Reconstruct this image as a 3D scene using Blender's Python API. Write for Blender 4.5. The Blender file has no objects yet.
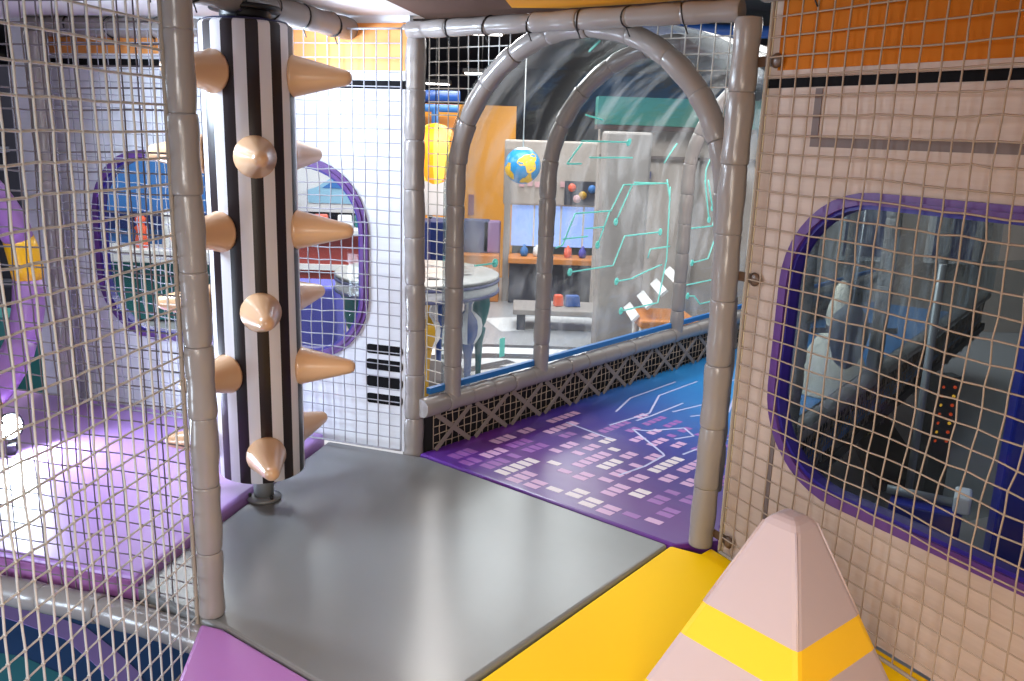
import bpy, bmesh, math, random
from mathutils import Vector, Matrix, noise
random.seed(7)
scn = bpy.context.scene
COL = scn.collection
PI = math.pi

# ------------------------------------------------------------------ materials
def lin(c):
    out = []
    for v in c:
        v = v / 255.0
        out.append(v / 12.92 if v <= 0.04045 else ((v + 0.055) / 1.055) ** 2.4)
    return tuple(out) + (1.0,)

def mat(name, rgb, rough=0.5, spec=0.5, bump=0.0, bscale=40.0, var=0.0, vscale=6.0, metallic=0.0, emit=None, estr=0.0, coat=0.0, stretch=None):
    m = bpy.data.materials.new(name); m.use_nodes = True
    nt = m.node_tree; b = nt.nodes['Principled BSDF']
    b.inputs['Base Color'].default_value = lin(rgb)
    b.inputs['Roughness'].default_value = rough
    b.inputs['Specular IOR Level'].default_value = spec
    b.inputs['Metallic'].default_value = metallic
    if coat: b.inputs['Coat Weight'].default_value = coat; b.inputs['Coat Roughness'].default_value = 0.12
    if emit:
        b.inputs['Emission Color'].default_value = lin(emit); b.inputs['Emission Strength'].default_value = estr
    tc = None
    if bump or var:
        tc = nt.nodes.new('ShaderNodeTexCoord'); mp = nt.nodes.new('ShaderNodeMapping')
        nt.links.new(tc.outputs['Object'], mp.inputs['Vector'])
        if stretch: mp.inputs['Scale'].default_value = stretch
    if var:
        n = nt.nodes.new('ShaderNodeTexNoise'); n.inputs['Scale'].default_value = vscale; n.inputs['Detail'].default_value = 5
        nt.links.new(mp.outputs['Vector'], n.inputs['Vector'])
        r = nt.nodes.new('ShaderNodeMapRange'); r.inputs['To Min'].default_value = 1 - var; r.inputs['To Max'].default_value = 1 + var
        nt.links.new(n.outputs['Fac'], r.inputs['Value'])
        mx = nt.nodes.new('ShaderNodeVectorMath'); mx.operation = 'SCALE'; mx.inputs[0].default_value = lin(rgb)[:3]
        nt.links.new(r.outputs['Result'], mx.inputs['Scale']); nt.links.new(mx.outputs['Vector'], b.inputs['Base Color'])
    if bump:
        n2 = nt.nodes.new('ShaderNodeTexNoise'); n2.inputs['Scale'].default_value = bscale; n2.inputs['Detail'].default_value = 3
        nt.links.new(mp.outputs['Vector'], n2.inputs['Vector'])
        bp = nt.nodes.new('ShaderNodeBump'); bp.inputs['Strength'].default_value = bump; bp.inputs['Distance'].default_value = 0.01
        nt.links.new(n2.outputs['Fac'], bp.inputs['Height']); nt.links.new(bp.outputs['Normal'], b.inputs['Normal'])
    return m

def clear_mat(name, haze=0.03, tint=(235, 240, 242), bump=0.15, rough=0.06, gloss=1.0, glare_mix=0.0):
    """thin clear plastic: transparent, a fresnel reflection and a trace of scuffed white"""
    m = bpy.data.materials.new(name); m.use_nodes = True
    nt = m.node_tree; nt.nodes.clear()
    out = nt.nodes.new('ShaderNodeOutputMaterial')
    tr = nt.nodes.new('ShaderNodeBsdfTransparent'); tr.inputs['Color'].default_value = lin(tint)
    gl = nt.nodes.new('ShaderNodeBsdfGlossy'); gl.inputs['Roughness'].default_value = rough
    df = nt.nodes.new('ShaderNodeBsdfDiffuse'); df.inputs['Color'].default_value = (0.8, 0.82, 0.85, 1)
    tl = nt.nodes.new('ShaderNodeBsdfTranslucent'); tl.inputs['Color'].default_value = (0.8, 0.82, 0.85, 1)
    ad = nt.nodes.new('ShaderNodeMixShader'); ad.inputs['Fac'].default_value = 0.5
    nt.links.new(df.outputs[0], ad.inputs[1]); nt.links.new(tl.outputs[0], ad.inputs[2])
    lw = nt.nodes.new('ShaderNodeLayerWeight'); lw.inputs['Blend'].default_value = 0.5
    pw = nt.nodes.new('ShaderNodeMath'); pw.operation = 'POWER'; pw.inputs[1].default_value = 3.5; nt.links.new(lw.outputs['Facing'], pw.inputs[0])
    mu = nt.nodes.new('ShaderNodeMath'); mu.operation = 'MULTIPLY_ADD'; mu.inputs[1].default_value = 0.55 * gloss; mu.inputs[2].default_value = 0.022 * gloss
    nt.links.new(pw.outputs[0], mu.inputs[0])
    tc = nt.nodes.new('ShaderNodeTexCoord'); n = nt.nodes.new('ShaderNodeTexNoise'); n.inputs['Scale'].default_value = 3.5; n.inputs['Detail'].default_value = 4
    mp = nt.nodes.new('ShaderNodeMapping'); mp.inputs['Scale'].default_value = (1, 1, 3); mp.inputs['Rotation'].default_value = (0.6, 0.4, 0)
    nt.links.new(tc.outputs['Object'], mp.inputs['Vector']); nt.links.new(mp.outputs['Vector'], n.inputs['Vector'])
    bp = nt.nodes.new('ShaderNodeBump'); bp.inputs['Strength'].default_value = bump; bp.inputs['Distance'].default_value = 0.05
    nt.links.new(n.outputs['Fac'], bp.inputs['Height']); nt.links.new(bp.outputs['Normal'], gl.inputs['Normal'])
    m1 = nt.nodes.new('ShaderNodeMixShader'); nt.links.new(mu.outputs[0], m1.inputs['Fac'])
    nt.links.new(tr.outputs[0], m1.inputs[1]); nt.links.new(gl.outputs[0], m1.inputs[2])
    m2 = nt.nodes.new('ShaderNodeMixShader'); m2.inputs['Fac'].default_value = haze
    if glare_mix:  # white streaks mixed into the sheet colour to imitate reflected light
        n3 = nt.nodes.new('ShaderNodeTexNoise'); n3.inputs['Scale'].default_value = 5.0; n3.inputs['Detail'].default_value = 7; n3.inputs['Distortion'].default_value = 0.5
        mr0 = nt.nodes.new('ShaderNodeMapping'); mr0.inputs['Rotation'].default_value = Vector((0.45, -0.25, 0.85)).rotation_difference(Vector((1, 0, 0))).to_euler()
        mp3 = nt.nodes.new('ShaderNodeMapping'); mp3.inputs['Scale'].default_value = (0.35, 1.6, 1.6)
        nt.links.new(tc.outputs['Object'], mr0.inputs['Vector']); nt.links.new(mr0.outputs['Vector'], mp3.inputs['Vector']); nt.links.new(mp3.outputs['Vector'], n3.inputs['Vector'])
        mr = nt.nodes.new('ShaderNodeMapRange'); mr.inputs['From Min'].default_value = 0.46; mr.inputs['From Max'].default_value = 0.78; mr.inputs['To Min'].default_value = haze; mr.inputs['To Max'].default_value = haze + glare_mix
        nt.links.new(n3.outputs['Fac'], mr.inputs['Value']); nt.links.new(mr.outputs['Result'], m2.inputs['Fac'])
    nt.links.new(m1.outputs[0], m2.inputs[1]); nt.links.new(ad.outputs[0], m2.inputs[2])
    nt.links.new(m2.outputs[0], out.inputs['Surface'])
    return m

M = dict(
    foam=mat('taupe_vinyl_foam', (143, 136, 133), 0.24, 0.5, bump=0.12, bscale=25, var=0.06),
    tie=mat('black_cable_tie', (26, 24, 25), 0.4),
    cord=mat('cream_net_cord', (204, 203, 200), 0.8, 0.2),
    cord_dark=mat('dark_net_cord', (110, 100, 104), 0.8, 0.2),
    cord_white=mat('pale_net_cord', (150, 150, 158), 0.8, 0.2),  # white cord darkened to look backlit against the bright wall
    cord_wall=mat('beige_net_cord', (158, 140, 124), 0.8, 0.2),
    rope=mat('border_rope', (150, 138, 126), 0.8, 0.2),
    gray=mat('gray_mat_vinyl', (126, 127, 127), 0.27, 0.6, bump=0.10, bscale=9, var=0.03),
    yellow=mat('yellow_mat_vinyl', (255, 204, 0), 0.55, 0.12, bump=0.05, bscale=10),
    purple=mat('purple_mat_vinyl', (186, 124, 198), 0.40, 0.5, bump=0.06, bscale=8),
    lilac=mat('lilac_mat_vinyl', (172, 132, 200), 0.36, 0.5, bump=0.06, bscale=6),
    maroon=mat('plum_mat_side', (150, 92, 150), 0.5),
    deck=mat('dark_deck', (60, 52, 50), 0.8),
    mauve=mat('mauve_vinyl', (188, 170, 174), 0.42, 0.4, bump=0.05, bscale=14),
    coneyel=mat('cone_yellow_vinyl', (250, 196, 36), 0.5, 0.4, bump=0.05, bscale=14),
    seam=mat('seam_piping', (204, 186, 182), 0.35),
    panel=mat('whitewashed_plank_panel', (206, 207, 214), 0.62, 0.3, var=0.09, vscale=7, stretch=(1.2, 1.2, 16), bump=0.05, bscale=9),
    panelR=mat('pale_plank_panel', (182, 162, 150), 0.62, 0.3, var=0.10, vscale=7, stretch=(1.2, 1.2, 16), bump=0.05, bscale=9),  # same planks as panel, with dimmer warm light put into the colour
    pedge=mat('raw_panel_edge', (226, 210, 176), 0.7),
    band=mat('gray_panel_band', (112, 100, 98), 0.7, 0.2),
    black=mat('black_graphic', (14, 13, 16), 0.85, 0.15),
    orange=mat('orange_panel_paint', (214, 138, 66), 0.6),  # panel orange, paled as if under strong cool light
    oranger=mat('dull_orange_paint', (178, 98, 8), 0.75, 0.2),  # same panel orange, darkened for the dimmer light on the right wall
    frame=mat('purple_window_trim', (88, 52, 118), 0.4, 0.5),
    reveal=mat('navy_window_reveal', (40, 26, 120), 0.4),
    wash=mat('brown_washer', (96, 74, 60), 0.4),
    wht=mat('white_vinyl', (226, 222, 226), 0.33, 0.5),
    blk=mat('dark_brown_vinyl', (38, 26, 28), 0.33, 0.5),
    tan=mat('tan_spike_vinyl', (222, 176, 134), 0.28, 0.6, coat=0.4),
    steel=mat('painted_steel', (138, 140, 142), 0.4, metallic=0.3),
    blackp=mat('black_plastic', (20, 18, 20), 0.45),
    navyp=mat('navy_edge', (30, 30, 70), 0.4),
    strap=mat('taupe_strap', (128, 116, 108), 0.6),
    dark=mat('dark_backing', (22, 20, 24), 0.8),
    blue=mat('blue_edge_trim', (34, 108, 178), 0.4),
    cyan=mat('cyan_circuit_print', (176, 248, 240), 0.5),
    ceilw=mat('white_ceiling_panel', (226, 222, 220), 0.6),
    ceilm=mat('mauve_ceiling_panel', (104, 80, 70), 0.8, 0.15),
    ceily=mat('yellow_ceiling_band', (250, 170, 20), 0.6),
    hfloor=mat('hall_floor', (168, 168, 172), 0.30, 0.5, var=0.08, vscale=1.5),
    hdark=mat('hall_dark_floor_paint', (70, 70, 74), 0.4),
    hwhite=mat('hall_white_floor_paint', (226, 226, 228), 0.4),
    hceil=mat('hall_dark_ceiling', (26, 28, 40), 0.8),
    hwall=mat('hall_dark_wall', (52, 52, 66), 0.8, var=0.2, vscale=2),
    horange=mat('hall_orange_wall', (238, 160, 50), 0.7, var=0.08, vscale=1.2),
    hbrown=mat('hall_orange_counter', (206, 128, 58), 0.6),
    plaque=mat('plum_plaque', (130, 60, 80), 0.6),
    bench=mat('slate_blue_seat', (84, 86, 122), 0.6),
    benchl=mat('lilac_seat', (160, 130, 170), 0.6),
    navy=mat('navy_paint', (22, 38, 92), 0.4),
    royal=mat('royal_blue_paint', (18, 34, 150), 0.35),
    skyb=mat('sky_blue_paint', (60, 120, 190), 0.5),
    white=mat('white_paint', (232, 230, 230), 0.5),
    ttop=mat('patterned_table_top', (150, 147, 145), 0.4, var=0.5, vscale=9),
    carblue=mat('pale_blue_print', (150, 196, 222), 0.6),
    stripeb=mat('table_leg_blue', (50, 82, 150), 0.4),
    pinkt=mat('pink_lettering', (214, 168, 172), 0.6),
    teal=mat('teal_paint', (30, 110, 112), 0.45),
    tealroof=mat('teal_roof_paint', (44, 124, 112), 0.6, var=0.1),
    facade=mat('facade_plaster', (176, 164, 156), 0.7, var=0.16, vscale=2.2),
    facade2=mat('facade_column', (150, 142, 138), 0.6, var=0.06),
    ledbar=mat('brown_moulding', (70, 46, 44), 0.6),
    glassb=mat('lit_window_glass', (150, 175, 235), 0.3, emit=(150, 180, 245), estr=0.9),
    lamp=mat('ceiling_lamp_diffuser', (255, 255, 255), 0.5, emit=(255, 252, 246), estr=5.0),
    flood=mat('floodlight_lens', (255, 255, 255), 0.3, emit=(225, 242, 255), estr=60.0),
    lantern=mat('orange_lantern_skin', (255, 150, 10), 0.5, emit=(255, 150, 10), estr=0.9),
    lanterny=mat('yellow_lantern_skin', (255, 214, 80), 0.5, emit=(255, 214, 80), estr=0.9),
    globeb=mat('globe_blue', (40, 140, 200), 0.3, emit=(40, 140, 200), estr=0.12),
    globey=mat('globe_yellow', (244, 190, 30), 0.4, emit=(244, 190, 30), estr=0.12),
    globet=mat('globe_pale_cap', (190, 220, 235), 0.3),
    red=mat('brick_red_paint', (164, 66, 58), 0.6, var=0.12, vscale=8),
    toyr=mat('red_orange_plastic', (236, 96, 60), 0.4),
    toyb=mat('blue_plastic', (40, 84, 160), 0.4),
    violet=mat('violet_block_vinyl', (92, 92, 190), 0.5),
    gold=mat('gold_paint', (196, 150, 40), 0.35),
    ringp=mat('purple_ring_vinyl', (152, 110, 168), 0.35, bump=0.08, bscale=14),
    ringy=mat('yellow_ring_vinyl', (240, 180, 20), 0.35),
    printp=mat('pink_pixel_print', (206, 160, 200), 0.4),
    prints=mat('pale_pixel_print', (226, 210, 214), 0.4),
    printd=mat('plum_pixel_print', (150, 90, 170), 0.4),
    printl=mat('lilac_line_print', (190, 190, 226), 0.4),
    tentw=mat('white_tent_cloth', (236, 226, 206), 0.7),
    bow=mat('dark_ribbon', (40, 36, 44), 0.7),
    slate=mat('slate_gray_vinyl', (58, 61, 74), 0.6),
    brownbeam=mat('dark_brown_beam', (58, 50, 48), 0.6),
    ledr=mat('red_lamp', (200, 60, 20), 0.4, emit=(220, 70, 10), estr=0.8),
    ledy=mat('amber_lamp', (240, 180, 60), 0.4, emit=(240, 170, 40), estr=0.9),
    carpetb=mat('navy_teal_carpet', (30, 66, 112), 0.9, var=0.35, vscale=3),
    carpett=mat('teal_carpet', (44, 112, 124), 0.9),
    carpetp=mat('lilac_carpet', (140, 116, 178), 0.9),
    string=mat('white_string', (220, 220, 220), 0.7),
)
CLEAR = clear_mat('clear_pvc_sheet', haze=0.012, bump=0.3, rough=0.12, gloss=0.9, glare_mix=0.20)
GLASS = clear_mat('window_acrylic', haze=0.004, bump=0.02, rough=0.02, gloss=0.6)

# striped floor print: purple turning blue along the tunnel
def tunnel_floor_mat():
    m = bpy.data.materials.new('printed_tunnel_vinyl'); m.use_nodes = True
    nt = m.node_tree; b = nt.nodes['Principled BSDF']
    tc = nt.nodes.new('ShaderNodeTexCoord'); sx = nt.nodes.new('ShaderNodeSeparateXYZ')
    nt.links.new(tc.outputs['Object'], sx.inputs[0])
    n = nt.nodes.new('ShaderNodeTexNoise'); n.inputs['Scale'].default_value = 2.2; nt.links.new(tc.outputs['Object'], n.inputs['Vector'])
    a = nt.nodes.new('ShaderNodeMath'); a.operation = 'MULTIPLY_ADD'; a.inputs[1].default_value = 0.5; nt.links.new(n.outputs['Fac'], a.inputs[0]); nt.links.new(sx.outputs['Y'], a.inputs[2])
    a2 = nt.nodes.new('ShaderNodeMath'); a2.operation = 'MULTIPLY_ADD'; a2.inputs[1].default_value = 0.25; nt.links.new(sx.outputs['X'], a2.inputs[0]); nt.links.new(a.outputs[0], a2.inputs[2])
    r = nt.nodes.new('ShaderNodeValToRGB'); r.color_ramp.elements[0].position = 0.0; r.color_ramp.elements[0].color = lin((86, 44, 150))
    r.color_ramp.elements[1].position = 1.0; r.color_ramp.elements[1].color = lin((44, 132, 200))
    e = r.color_ramp.elements.new(0.30); e.color = lin((98, 40, 128))
    e = r.color_ramp.elements.new(0.55); e.color = lin((58, 48, 140))
    dv = nt.nodes.new('ShaderNodeMath'); dv.operation = 'DIVIDE'; dv.inputs[1].default_value = 2.2; nt.links.new(a2.outputs[0], dv.inputs[0])
    nt.links.new(dv.outputs[0], r.inputs['Fac']); nt.links.new(r.outputs['Color'], b.inputs['Base Color'])
    b.inputs['Roughness'].default_value = 0.28
    n2 = nt.nodes.new('ShaderNodeTexNoise'); n2.inputs['Scale'].default_value = 7; nt.links.new(tc.outputs['Object'], n2.inputs['Vector'])
    bp = nt.nodes.new('ShaderNodeBump'); bp.inputs['Strength'].default_value = 0.12; bp.inputs['Distance'].default_value = 0.01
    nt.links.new(n2.outputs['Fac'], bp.inputs['Height']); nt.links.new(bp.outputs['Normal'], b.inputs['Normal'])
    return m
M['tfloor'] = tunnel_floor_mat()
def film(m, k=0.5):
    nt = m.node_tree; b = nt.nodes['Principled BSDF']; o = nt.nodes['Material Output']
    tl = nt.nodes.new('ShaderNodeBsdfTranslucent'); tl.inputs['Color'].default_value = b.inputs['Base Color'].default_value
    mx = nt.nodes.new('ShaderNodeMixShader'); mx.inputs['Fac'].default_value = k
    nt.links.new(b.outputs[0], mx.inputs[1]); nt.links.new(tl.outputs[0], mx.inputs[2]); nt.links.new(mx.outputs[0], o.inputs['Surface'])
film(M['cyan'])

# ------------------------------------------------------------------ object helpers
def empty(name, loc=(0, 0, 0), rz=0.0, label=None, cat=None, group=None, kind=None):
    o = bpy.data.objects.new(name, None); COL.objects.link(o)
    o.location = loc; o.rotation_euler = (0, 0, rz); o.empty_display_size = 0.05
    return tag(o, label, cat, group, kind)

def tag(o, label=None, cat=None, group=None, kind=None):
    if label: o['label'] = label
    if cat: o['category'] = cat
    if group: o['group'] = group
    if kind: o['kind'] = kind
    return o

class MB:
    def __init__(s): s.v = []; s.f = []; s.sm = []
    def add(s, vs, fs, smooth=False):
        b = len(s.v); s.v += [tuple(v) for v in vs]
        for f in fs: s.f.append(tuple(b + i for i in f)); s.sm.append(smooth)
        return s
    def box(s, c, d, rz=0.0, taper=1.0):
        cx, cy, cz = c; dx, dy, dz = d[0] / 2, d[1] / 2, d[2] / 2; cr, sr = math.cos(rz), math.sin(rz)
        vs = []
        for z, k in ((-dz, 1.0), (dz, taper)):
            for x, y in ((-dx, -dy), (dx, -dy), (dx, dy), (-dx, dy)):
                x *= k; y *= k
                vs.append((cx + x * cr - y * sr, cy + x * sr + y * cr, cz + z))
        return s.add(vs, [(3, 2, 1, 0), (4, 5, 6, 7), (0, 1, 5, 4), (1, 2, 6, 5), (2, 3, 7, 6), (3, 0, 4, 7)])
    def prism(s, poly, z0, z1):
        n = len(poly); vs = [(x, y, z0) for x, y in poly] + [(x, y, z1) for x, y in poly]
        fs = [tuple(range(n - 1, -1, -1)), tuple(range(n, 2 * n))] + [(i, (i + 1) % n, n + (i + 1) % n, n + i) for i in range(n)]
        return s.add(vs, fs)
    def lathe(s, prof, c=(0, 0, 0), seg=24, axis=None, smooth=True, sx=1.0):
        """prof: (r, h) pairs along axis (default +z)"""
        R = Matrix.Identity(3)
        if axis is not None: R = Vector((0, 0, 1)).rotation_difference(Vector(axis).normalized()).to_matrix()
        vs = []; fs = []; n = len(prof); c = Vector(c)
        for r, h in prof:
            for k in range(seg):
                a = 2 * PI * k / seg; vs.append(c + R @ Vector((r * math.cos(a) * sx, r * math.sin(a), h)))
        for i in range(n - 1):
            for k in range(seg):
                k2 = (k + 1) % seg; fs.append((i * seg + k, i * seg + k2, (i + 1) * seg + k2, (i + 1) * seg + k))
        s.add(vs, fs, smooth)
        b = len(s.v) - len(vs)
        s.f.append(tuple(b + k for k in range(seg - 1, -1, -1))); s.sm.append(False)
        s.f.append(tuple(b + (n - 1) * seg + k for k in range(seg))); s.sm.append(False)
        return s
    def tube(s, path, r, seg=8, smooth=True, rad=None, caps=True):
        path = [Vector(p) for p in path]; n = len(path); vs = []; fs = []
        t0 = (path[1] - path[0]).normalized(); up = Vector((0, 0, 1)) if abs(t0.z) < 0.9 else Vector((1, 0, 0))
        x = t0.cross(up).normalized()
        for i, p in enumerate(path):
            t = (path[min(i + 1, n - 1)] - path[max(i - 1, 0)]).normalized()
            x = (x - t * x.dot(t)).normalized(); y = t.cross(x)
            ri = rad[i] if rad else r
            for k in range(seg):
                a = 2 * PI * k / seg; vs.append(p + x * (ri * math.cos(a)) + y * (ri * math.sin(a)))
        for i in range(n - 1):
            for k in range(seg):
                k2 = (k + 1) % seg; fs.append((i * seg + k, i * seg + k2, (i + 1) * seg + k2, (i + 1) * seg + k))
        s.add(vs, fs, smooth)
        if caps:
            b = len(s.v) - len(vs)
            s.f.append(tuple(b + k for k in range(seg - 1, -1, -1))); s.sm.append(False)
            s.f.append(tuple(b + (n - 1) * seg + k for k in range(seg))); s.sm.append(False)
        return s
    def strip(s, a, b, w, h, nrm):
        """flat bar from a to b, w wide, h thick along nrm"""
        a, b, nrm = Vector(a), Vector(b), Vector(nrm).normalized(); t = (b - a).normalized(); q = t.cross(nrm).normalized() * (w / 2)
        lo, hi = nrm * 0, nrm * h
        vs = [a - q + lo, a + q + lo, b + q + lo, b - q + lo, a - q + hi, a + q + hi, b + q + hi, b - q + hi]
        return s.add(vs, [(3, 2, 1, 0), (4, 5, 6, 7), (0, 1, 5, 4), (1, 2, 6, 5), (2, 3, 7, 6), (3, 0, 4, 7)])
    def build(s, name, m, parent=None, bevel=0.0, bseg=2, inv=None, fix=True):
        me = bpy.data.meshes.new(name)
        vs = s.v
        if inv is not None: vs = [inv @ Vector(v) for v in vs]
        me.from_pydata([tuple(v) for v in vs], [], s.f); me.update()
        for p, sm in zip(me.polygons, s.sm): p.use_smooth = sm
        if fix or bevel:
            bm = bmesh.new(); bm.from_mesh(me)
            if bevel:
                bmesh.ops.bevel(bm, geom=list(bm.edges), offset=bevel, segments=bseg, affect='EDGES', profile=0.5, clamp_overlap=True)
            bmesh.ops.recalc_face_normals(bm, faces=bm.faces)
            bm.to_mesh(me); bm.free()
            if bevel:
                for p in me.polygons: p.use_smooth = False
        me.materials.append(m)
        o = bpy.data.objects.new(name, me); COL.objects.link(o)
        if parent: o.parent = parent
        return o

def rel(root):
    """inverse of a root's transform, for parts written in world coordinates"""
    return (Matrix.Translation(root.location) @ root.rotation_euler.to_matrix().to_4x4()).inverted()

def copy_tree(o, parent=None):
    c = o.copy(); COL.objects.link(c)
    if parent: c.parent = parent
    for ch in [x for x in COL.objects if x.parent == o]: copy_tree(ch, c)
    return c

def resample(path, step):
    path = [Vector(p) for p in path]; out = [path[0]]
    for a, b in zip(path, path[1:]):
        n = max(1, round((b - a).length / step))
        for i in range(1, n + 1): out.append(a.lerp(b, i / n))
    return out

def padded(name, path, label, r=0.044, sec=0.21, ties=False, part='foam_sleeve', m='foam', group=None, cat='padded pole', seed=0):
    """steel pipe wrapped in vinyl foam: a row of sleeves pinched where they meet"""
    path = resample(path, 0.022); root = empty(name, path[0], 0, label, cat, group or {'padded pole': 'padded posts of the play frame', 'padded beam': 'padded beams of the play frame', 'padded hoop': 'padded hoops of the tunnel'}[cat]); inv = rel(root)
    L = [0.0]
    for a, b in zip(path, path[1:]): L.append(L[-1] + (b - a).length)
    n = max(1, round(L[-1] / sec)); sl = L[-1] / n
    rnd = random.Random(seed * 31 + len(path))
    for k in range(n):
        lo, hi = k * sl, (k + 1) * sl
        pts = [p for p, l in zip(path, L) if lo - 1e-6 <= l <= hi + 1e-6]
        def atl(l):
            for i in range(len(L) - 1):
                if L[i] <= l <= L[i + 1] + 1e-9: return path[i].lerp(path[i + 1], (l - L[i]) / max(1e-9, L[i + 1] - L[i]))
            return path[-1].copy()
        ls = [lo, lo + .004, lo + .012]; x = lo + 0.03
        while x < hi - 0.02: ls.append(x); x += 0.024
        ls += [hi - .012, hi - .004, hi]
        ls = [l for i, l in enumerate(ls) if i == 0 or l > ls[i - 1] + 0.003]
        rr = []
        base = r * (1 + rnd.uniform(-.03, .03))
        for l in ls:
            d = min(l - lo, hi - l); rr.append((base * (1 - 0.055 * math.exp(-(d / 0.006) ** 2)) + 0.0016 * math.sin(l * 43 + k * 2.1 + seed)))
        mb = MB(); mb.tube([atl(l) for l in ls], r, 20, True, rr)
        mb.build(part, M[m], root, inv=inv, fix=False)
        if ties and k > 0:
            p = atl(lo); q = atl(min(lo + .01, L[-1])); ax = (q - p).normalized()
            u = ax.cross(Vector((0, 0, 1)));
            if u.length < .1: u = Vector((1, 0, 0))
            u.normalize(); w = ax.cross(u); a0 = rnd.uniform(0, 6)
            ring = [p + (u * math.cos(2 * PI * j / 18) + w * math.sin(2 * PI * j / 18)) * (r * 1.0) + ax * 0.012 * math.sin(2 * PI * j / 18 + a0) for j in range(19)]
            tmb = MB(); tmb.tube(ring, 0.0035, 5)
            tail = ring[4]; tmb.tube([tail, tail + Vector((0.012, -0.01, -.03))], 0.0025, 5)
            tmb.build('cable_tie', M['tie'], root, inv=inv, fix=False)
    return root

def net(name, path, z0, z1, cu, cz, r, m, label, seed=0, wob=0.006, sag=0.015, mask=None, rope='rope', rope_r=0.006, ropes=('start', 'end', 'top', 'bottom'), bulge=0.03):
    """a knotted cord net hung along a plan path; every cord is a real tube, knots at the crossings"""
    P = [Vector((x, y)) for x, y in path]; L = [0.0]
    for a, b in zip(P, P[1:]): L.append(L[-1] + (b - a).length)
    nu = max(2, round(L[-1] / cu)); nz = max(2, round((z1 - z0) / cz))
    def at(s):
        s = max(0, min(L[-1], s))
        for i in range(len(P) - 1):
            if s <= L[i + 1] + 1e-9:
                t = (s - L[i]) / (L[i + 1] - L[i]); d = (P[i + 1] - P[i]).normalized(); return P[i].lerp(P[i + 1], t), d
        return P[-1], (P[-1] - P[-2]).normalized()
    def node(i, j):
        s = L[-1] * i / nu; p, d = at(s); n = Vector((-d.y, d.x))
        z = z0 + (z1 - z0) * j / nz
        a = noise.noise(Vector((s * 4, z * 4, seed * 7.3))); b = noise.noise(Vector((s * 4 + 40, z * 4, seed * 7.3))); c = noise.noise(Vector((s * 2.2, z * 2.2 + 80, seed * 3.1)))
        edge = min(1, 3 * min(i, nu - i) / nu) * min(1, 3 * min(j, nz - j) / nz)
        j1 = random.Random(seed * 7919 + i * 131 + j).uniform(-1, 1)
        j2 = random.Random(seed * 104729 + i * 17 + j * 911).uniform(-1, 1)
        s2 = s + wob * (a * 1.7 + .55 * j1) * edge; z2 = z + (wob * b * 1.7 + 0.5 * wob * j2 - sag * math.sin(PI * i / nu) * .5) * edge
        p, d = at(s2); off = (c * bulge) * edge
        return Vector((p.x + n.x * off, p.y + n.y * off, z2)), s, z
    N = [[node(i, j) for j in range(nz + 1)] for i in range(nu + 1)]
    ok = [[(mask is None or mask(N[i][j][1], N[i][j][2])) for j in range(nz + 1)] for i in range(nu + 1)]
    root_p = (P[0].x, P[0].y, z0)
    mb = MB()
    def run(seq):
        cur = []
        for (q, good) in seq + [(None, False)]:
            if good: cur.append(q)
            else:
                if len(cur) >= 2: mb.tube(cur, r, 4, True, caps=False)
                cur = []
    for i in range(nu + 1): run([(N[i][j][0], ok[i][j]) for j in range(nz + 1)])
    for j in range(nz + 1): run([(N[i][j][0], ok[i][j]) for i in range(nu + 1)])
    for i in range(nu + 1):
        for j in range(nz + 1):
            if ok[i][j]:
                q = N[i][j][0]; k = r * 1.75
                mb.add([q + Vector(v) * k for v in ((1, 0, 0), (-1, 0, 0), (0, 1, 0), (0, -1, 0), (0, 0, 1), (0, 0, -1))],
                       [(0, 2, 4), (2, 1, 4), (1, 3, 4), (3, 0, 4), (2, 0, 5), (1, 2, 5), (3, 1, 5), (0, 3, 5)], True)
    root = empty(name, root_p, 0, label, 'net', 'cord nets of the play frame'); inv = rel(root)
    mb.build('net_mesh', M[m], root, inv=inv, fix=False)
    if mask is None:
        rp = dict(start=[N[0][j][0] for j in range(nz + 1)], end=[N[nu][j][0] for j in range(nz + 1)], top=[N[i][nz][0] for i in range(nu + 1)], bottom=[N[i][0][0] for i in range(nu + 1)])
        for k in ropes: MB().tube(rp[k], rope_r, 7).build('border_rope', M[rope], root, inv=inv, fix=False)
    return root

def mat_slab(name, poly, z1, th, m, label, bevel=0.012, cat='floor mat'):
    c = (sum(p[0] for p in poly) / len(poly), sum(p[1] for p in poly) / len(poly), z1 - th)
    o = MB().prism([(x - c[0], y - c[1]) for x, y in poly], 0, th).build(name, M[m], None, bevel=bevel, bseg=3)
    o.location = c
    return tag(o, label, cat)

def dirv(deg): return Vector((math.cos(math.radians(deg)), math.sin(math.radians(deg)), 0))

# ------------------------------------------------------------------ camera
CAM_H = 1.35
f, th, roll = 853.0, math.atan((340.5 - 132) / 853.0), math.radians(1.93)
fw = Vector((0, math.cos(th), -math.sin(th))); up0 = Vector((0, math.sin(th), math.cos(th))); rt0 = Vector((1, 0, 0))
rt = rt0 * math.cos(roll) + up0 * math.sin(roll); up = up0 * math.cos(roll) - rt0 * math.sin(roll)
cam = bpy.data.objects.new('camera', bpy.data.cameras.new('camera')); COL.objects.link(cam)
cam.data.sensor_fit = 'HORIZONTAL'; cam.data.sensor_width = 36; cam.data.lens = f * 36 / 1024; cam.data.clip_start = 0.02
R = Matrix((rt, up, -fw)).transposed().to_4x4(); R.translation = Vector((0, 0, CAM_H)); cam.matrix_world = R
scn.camera = cam

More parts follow.
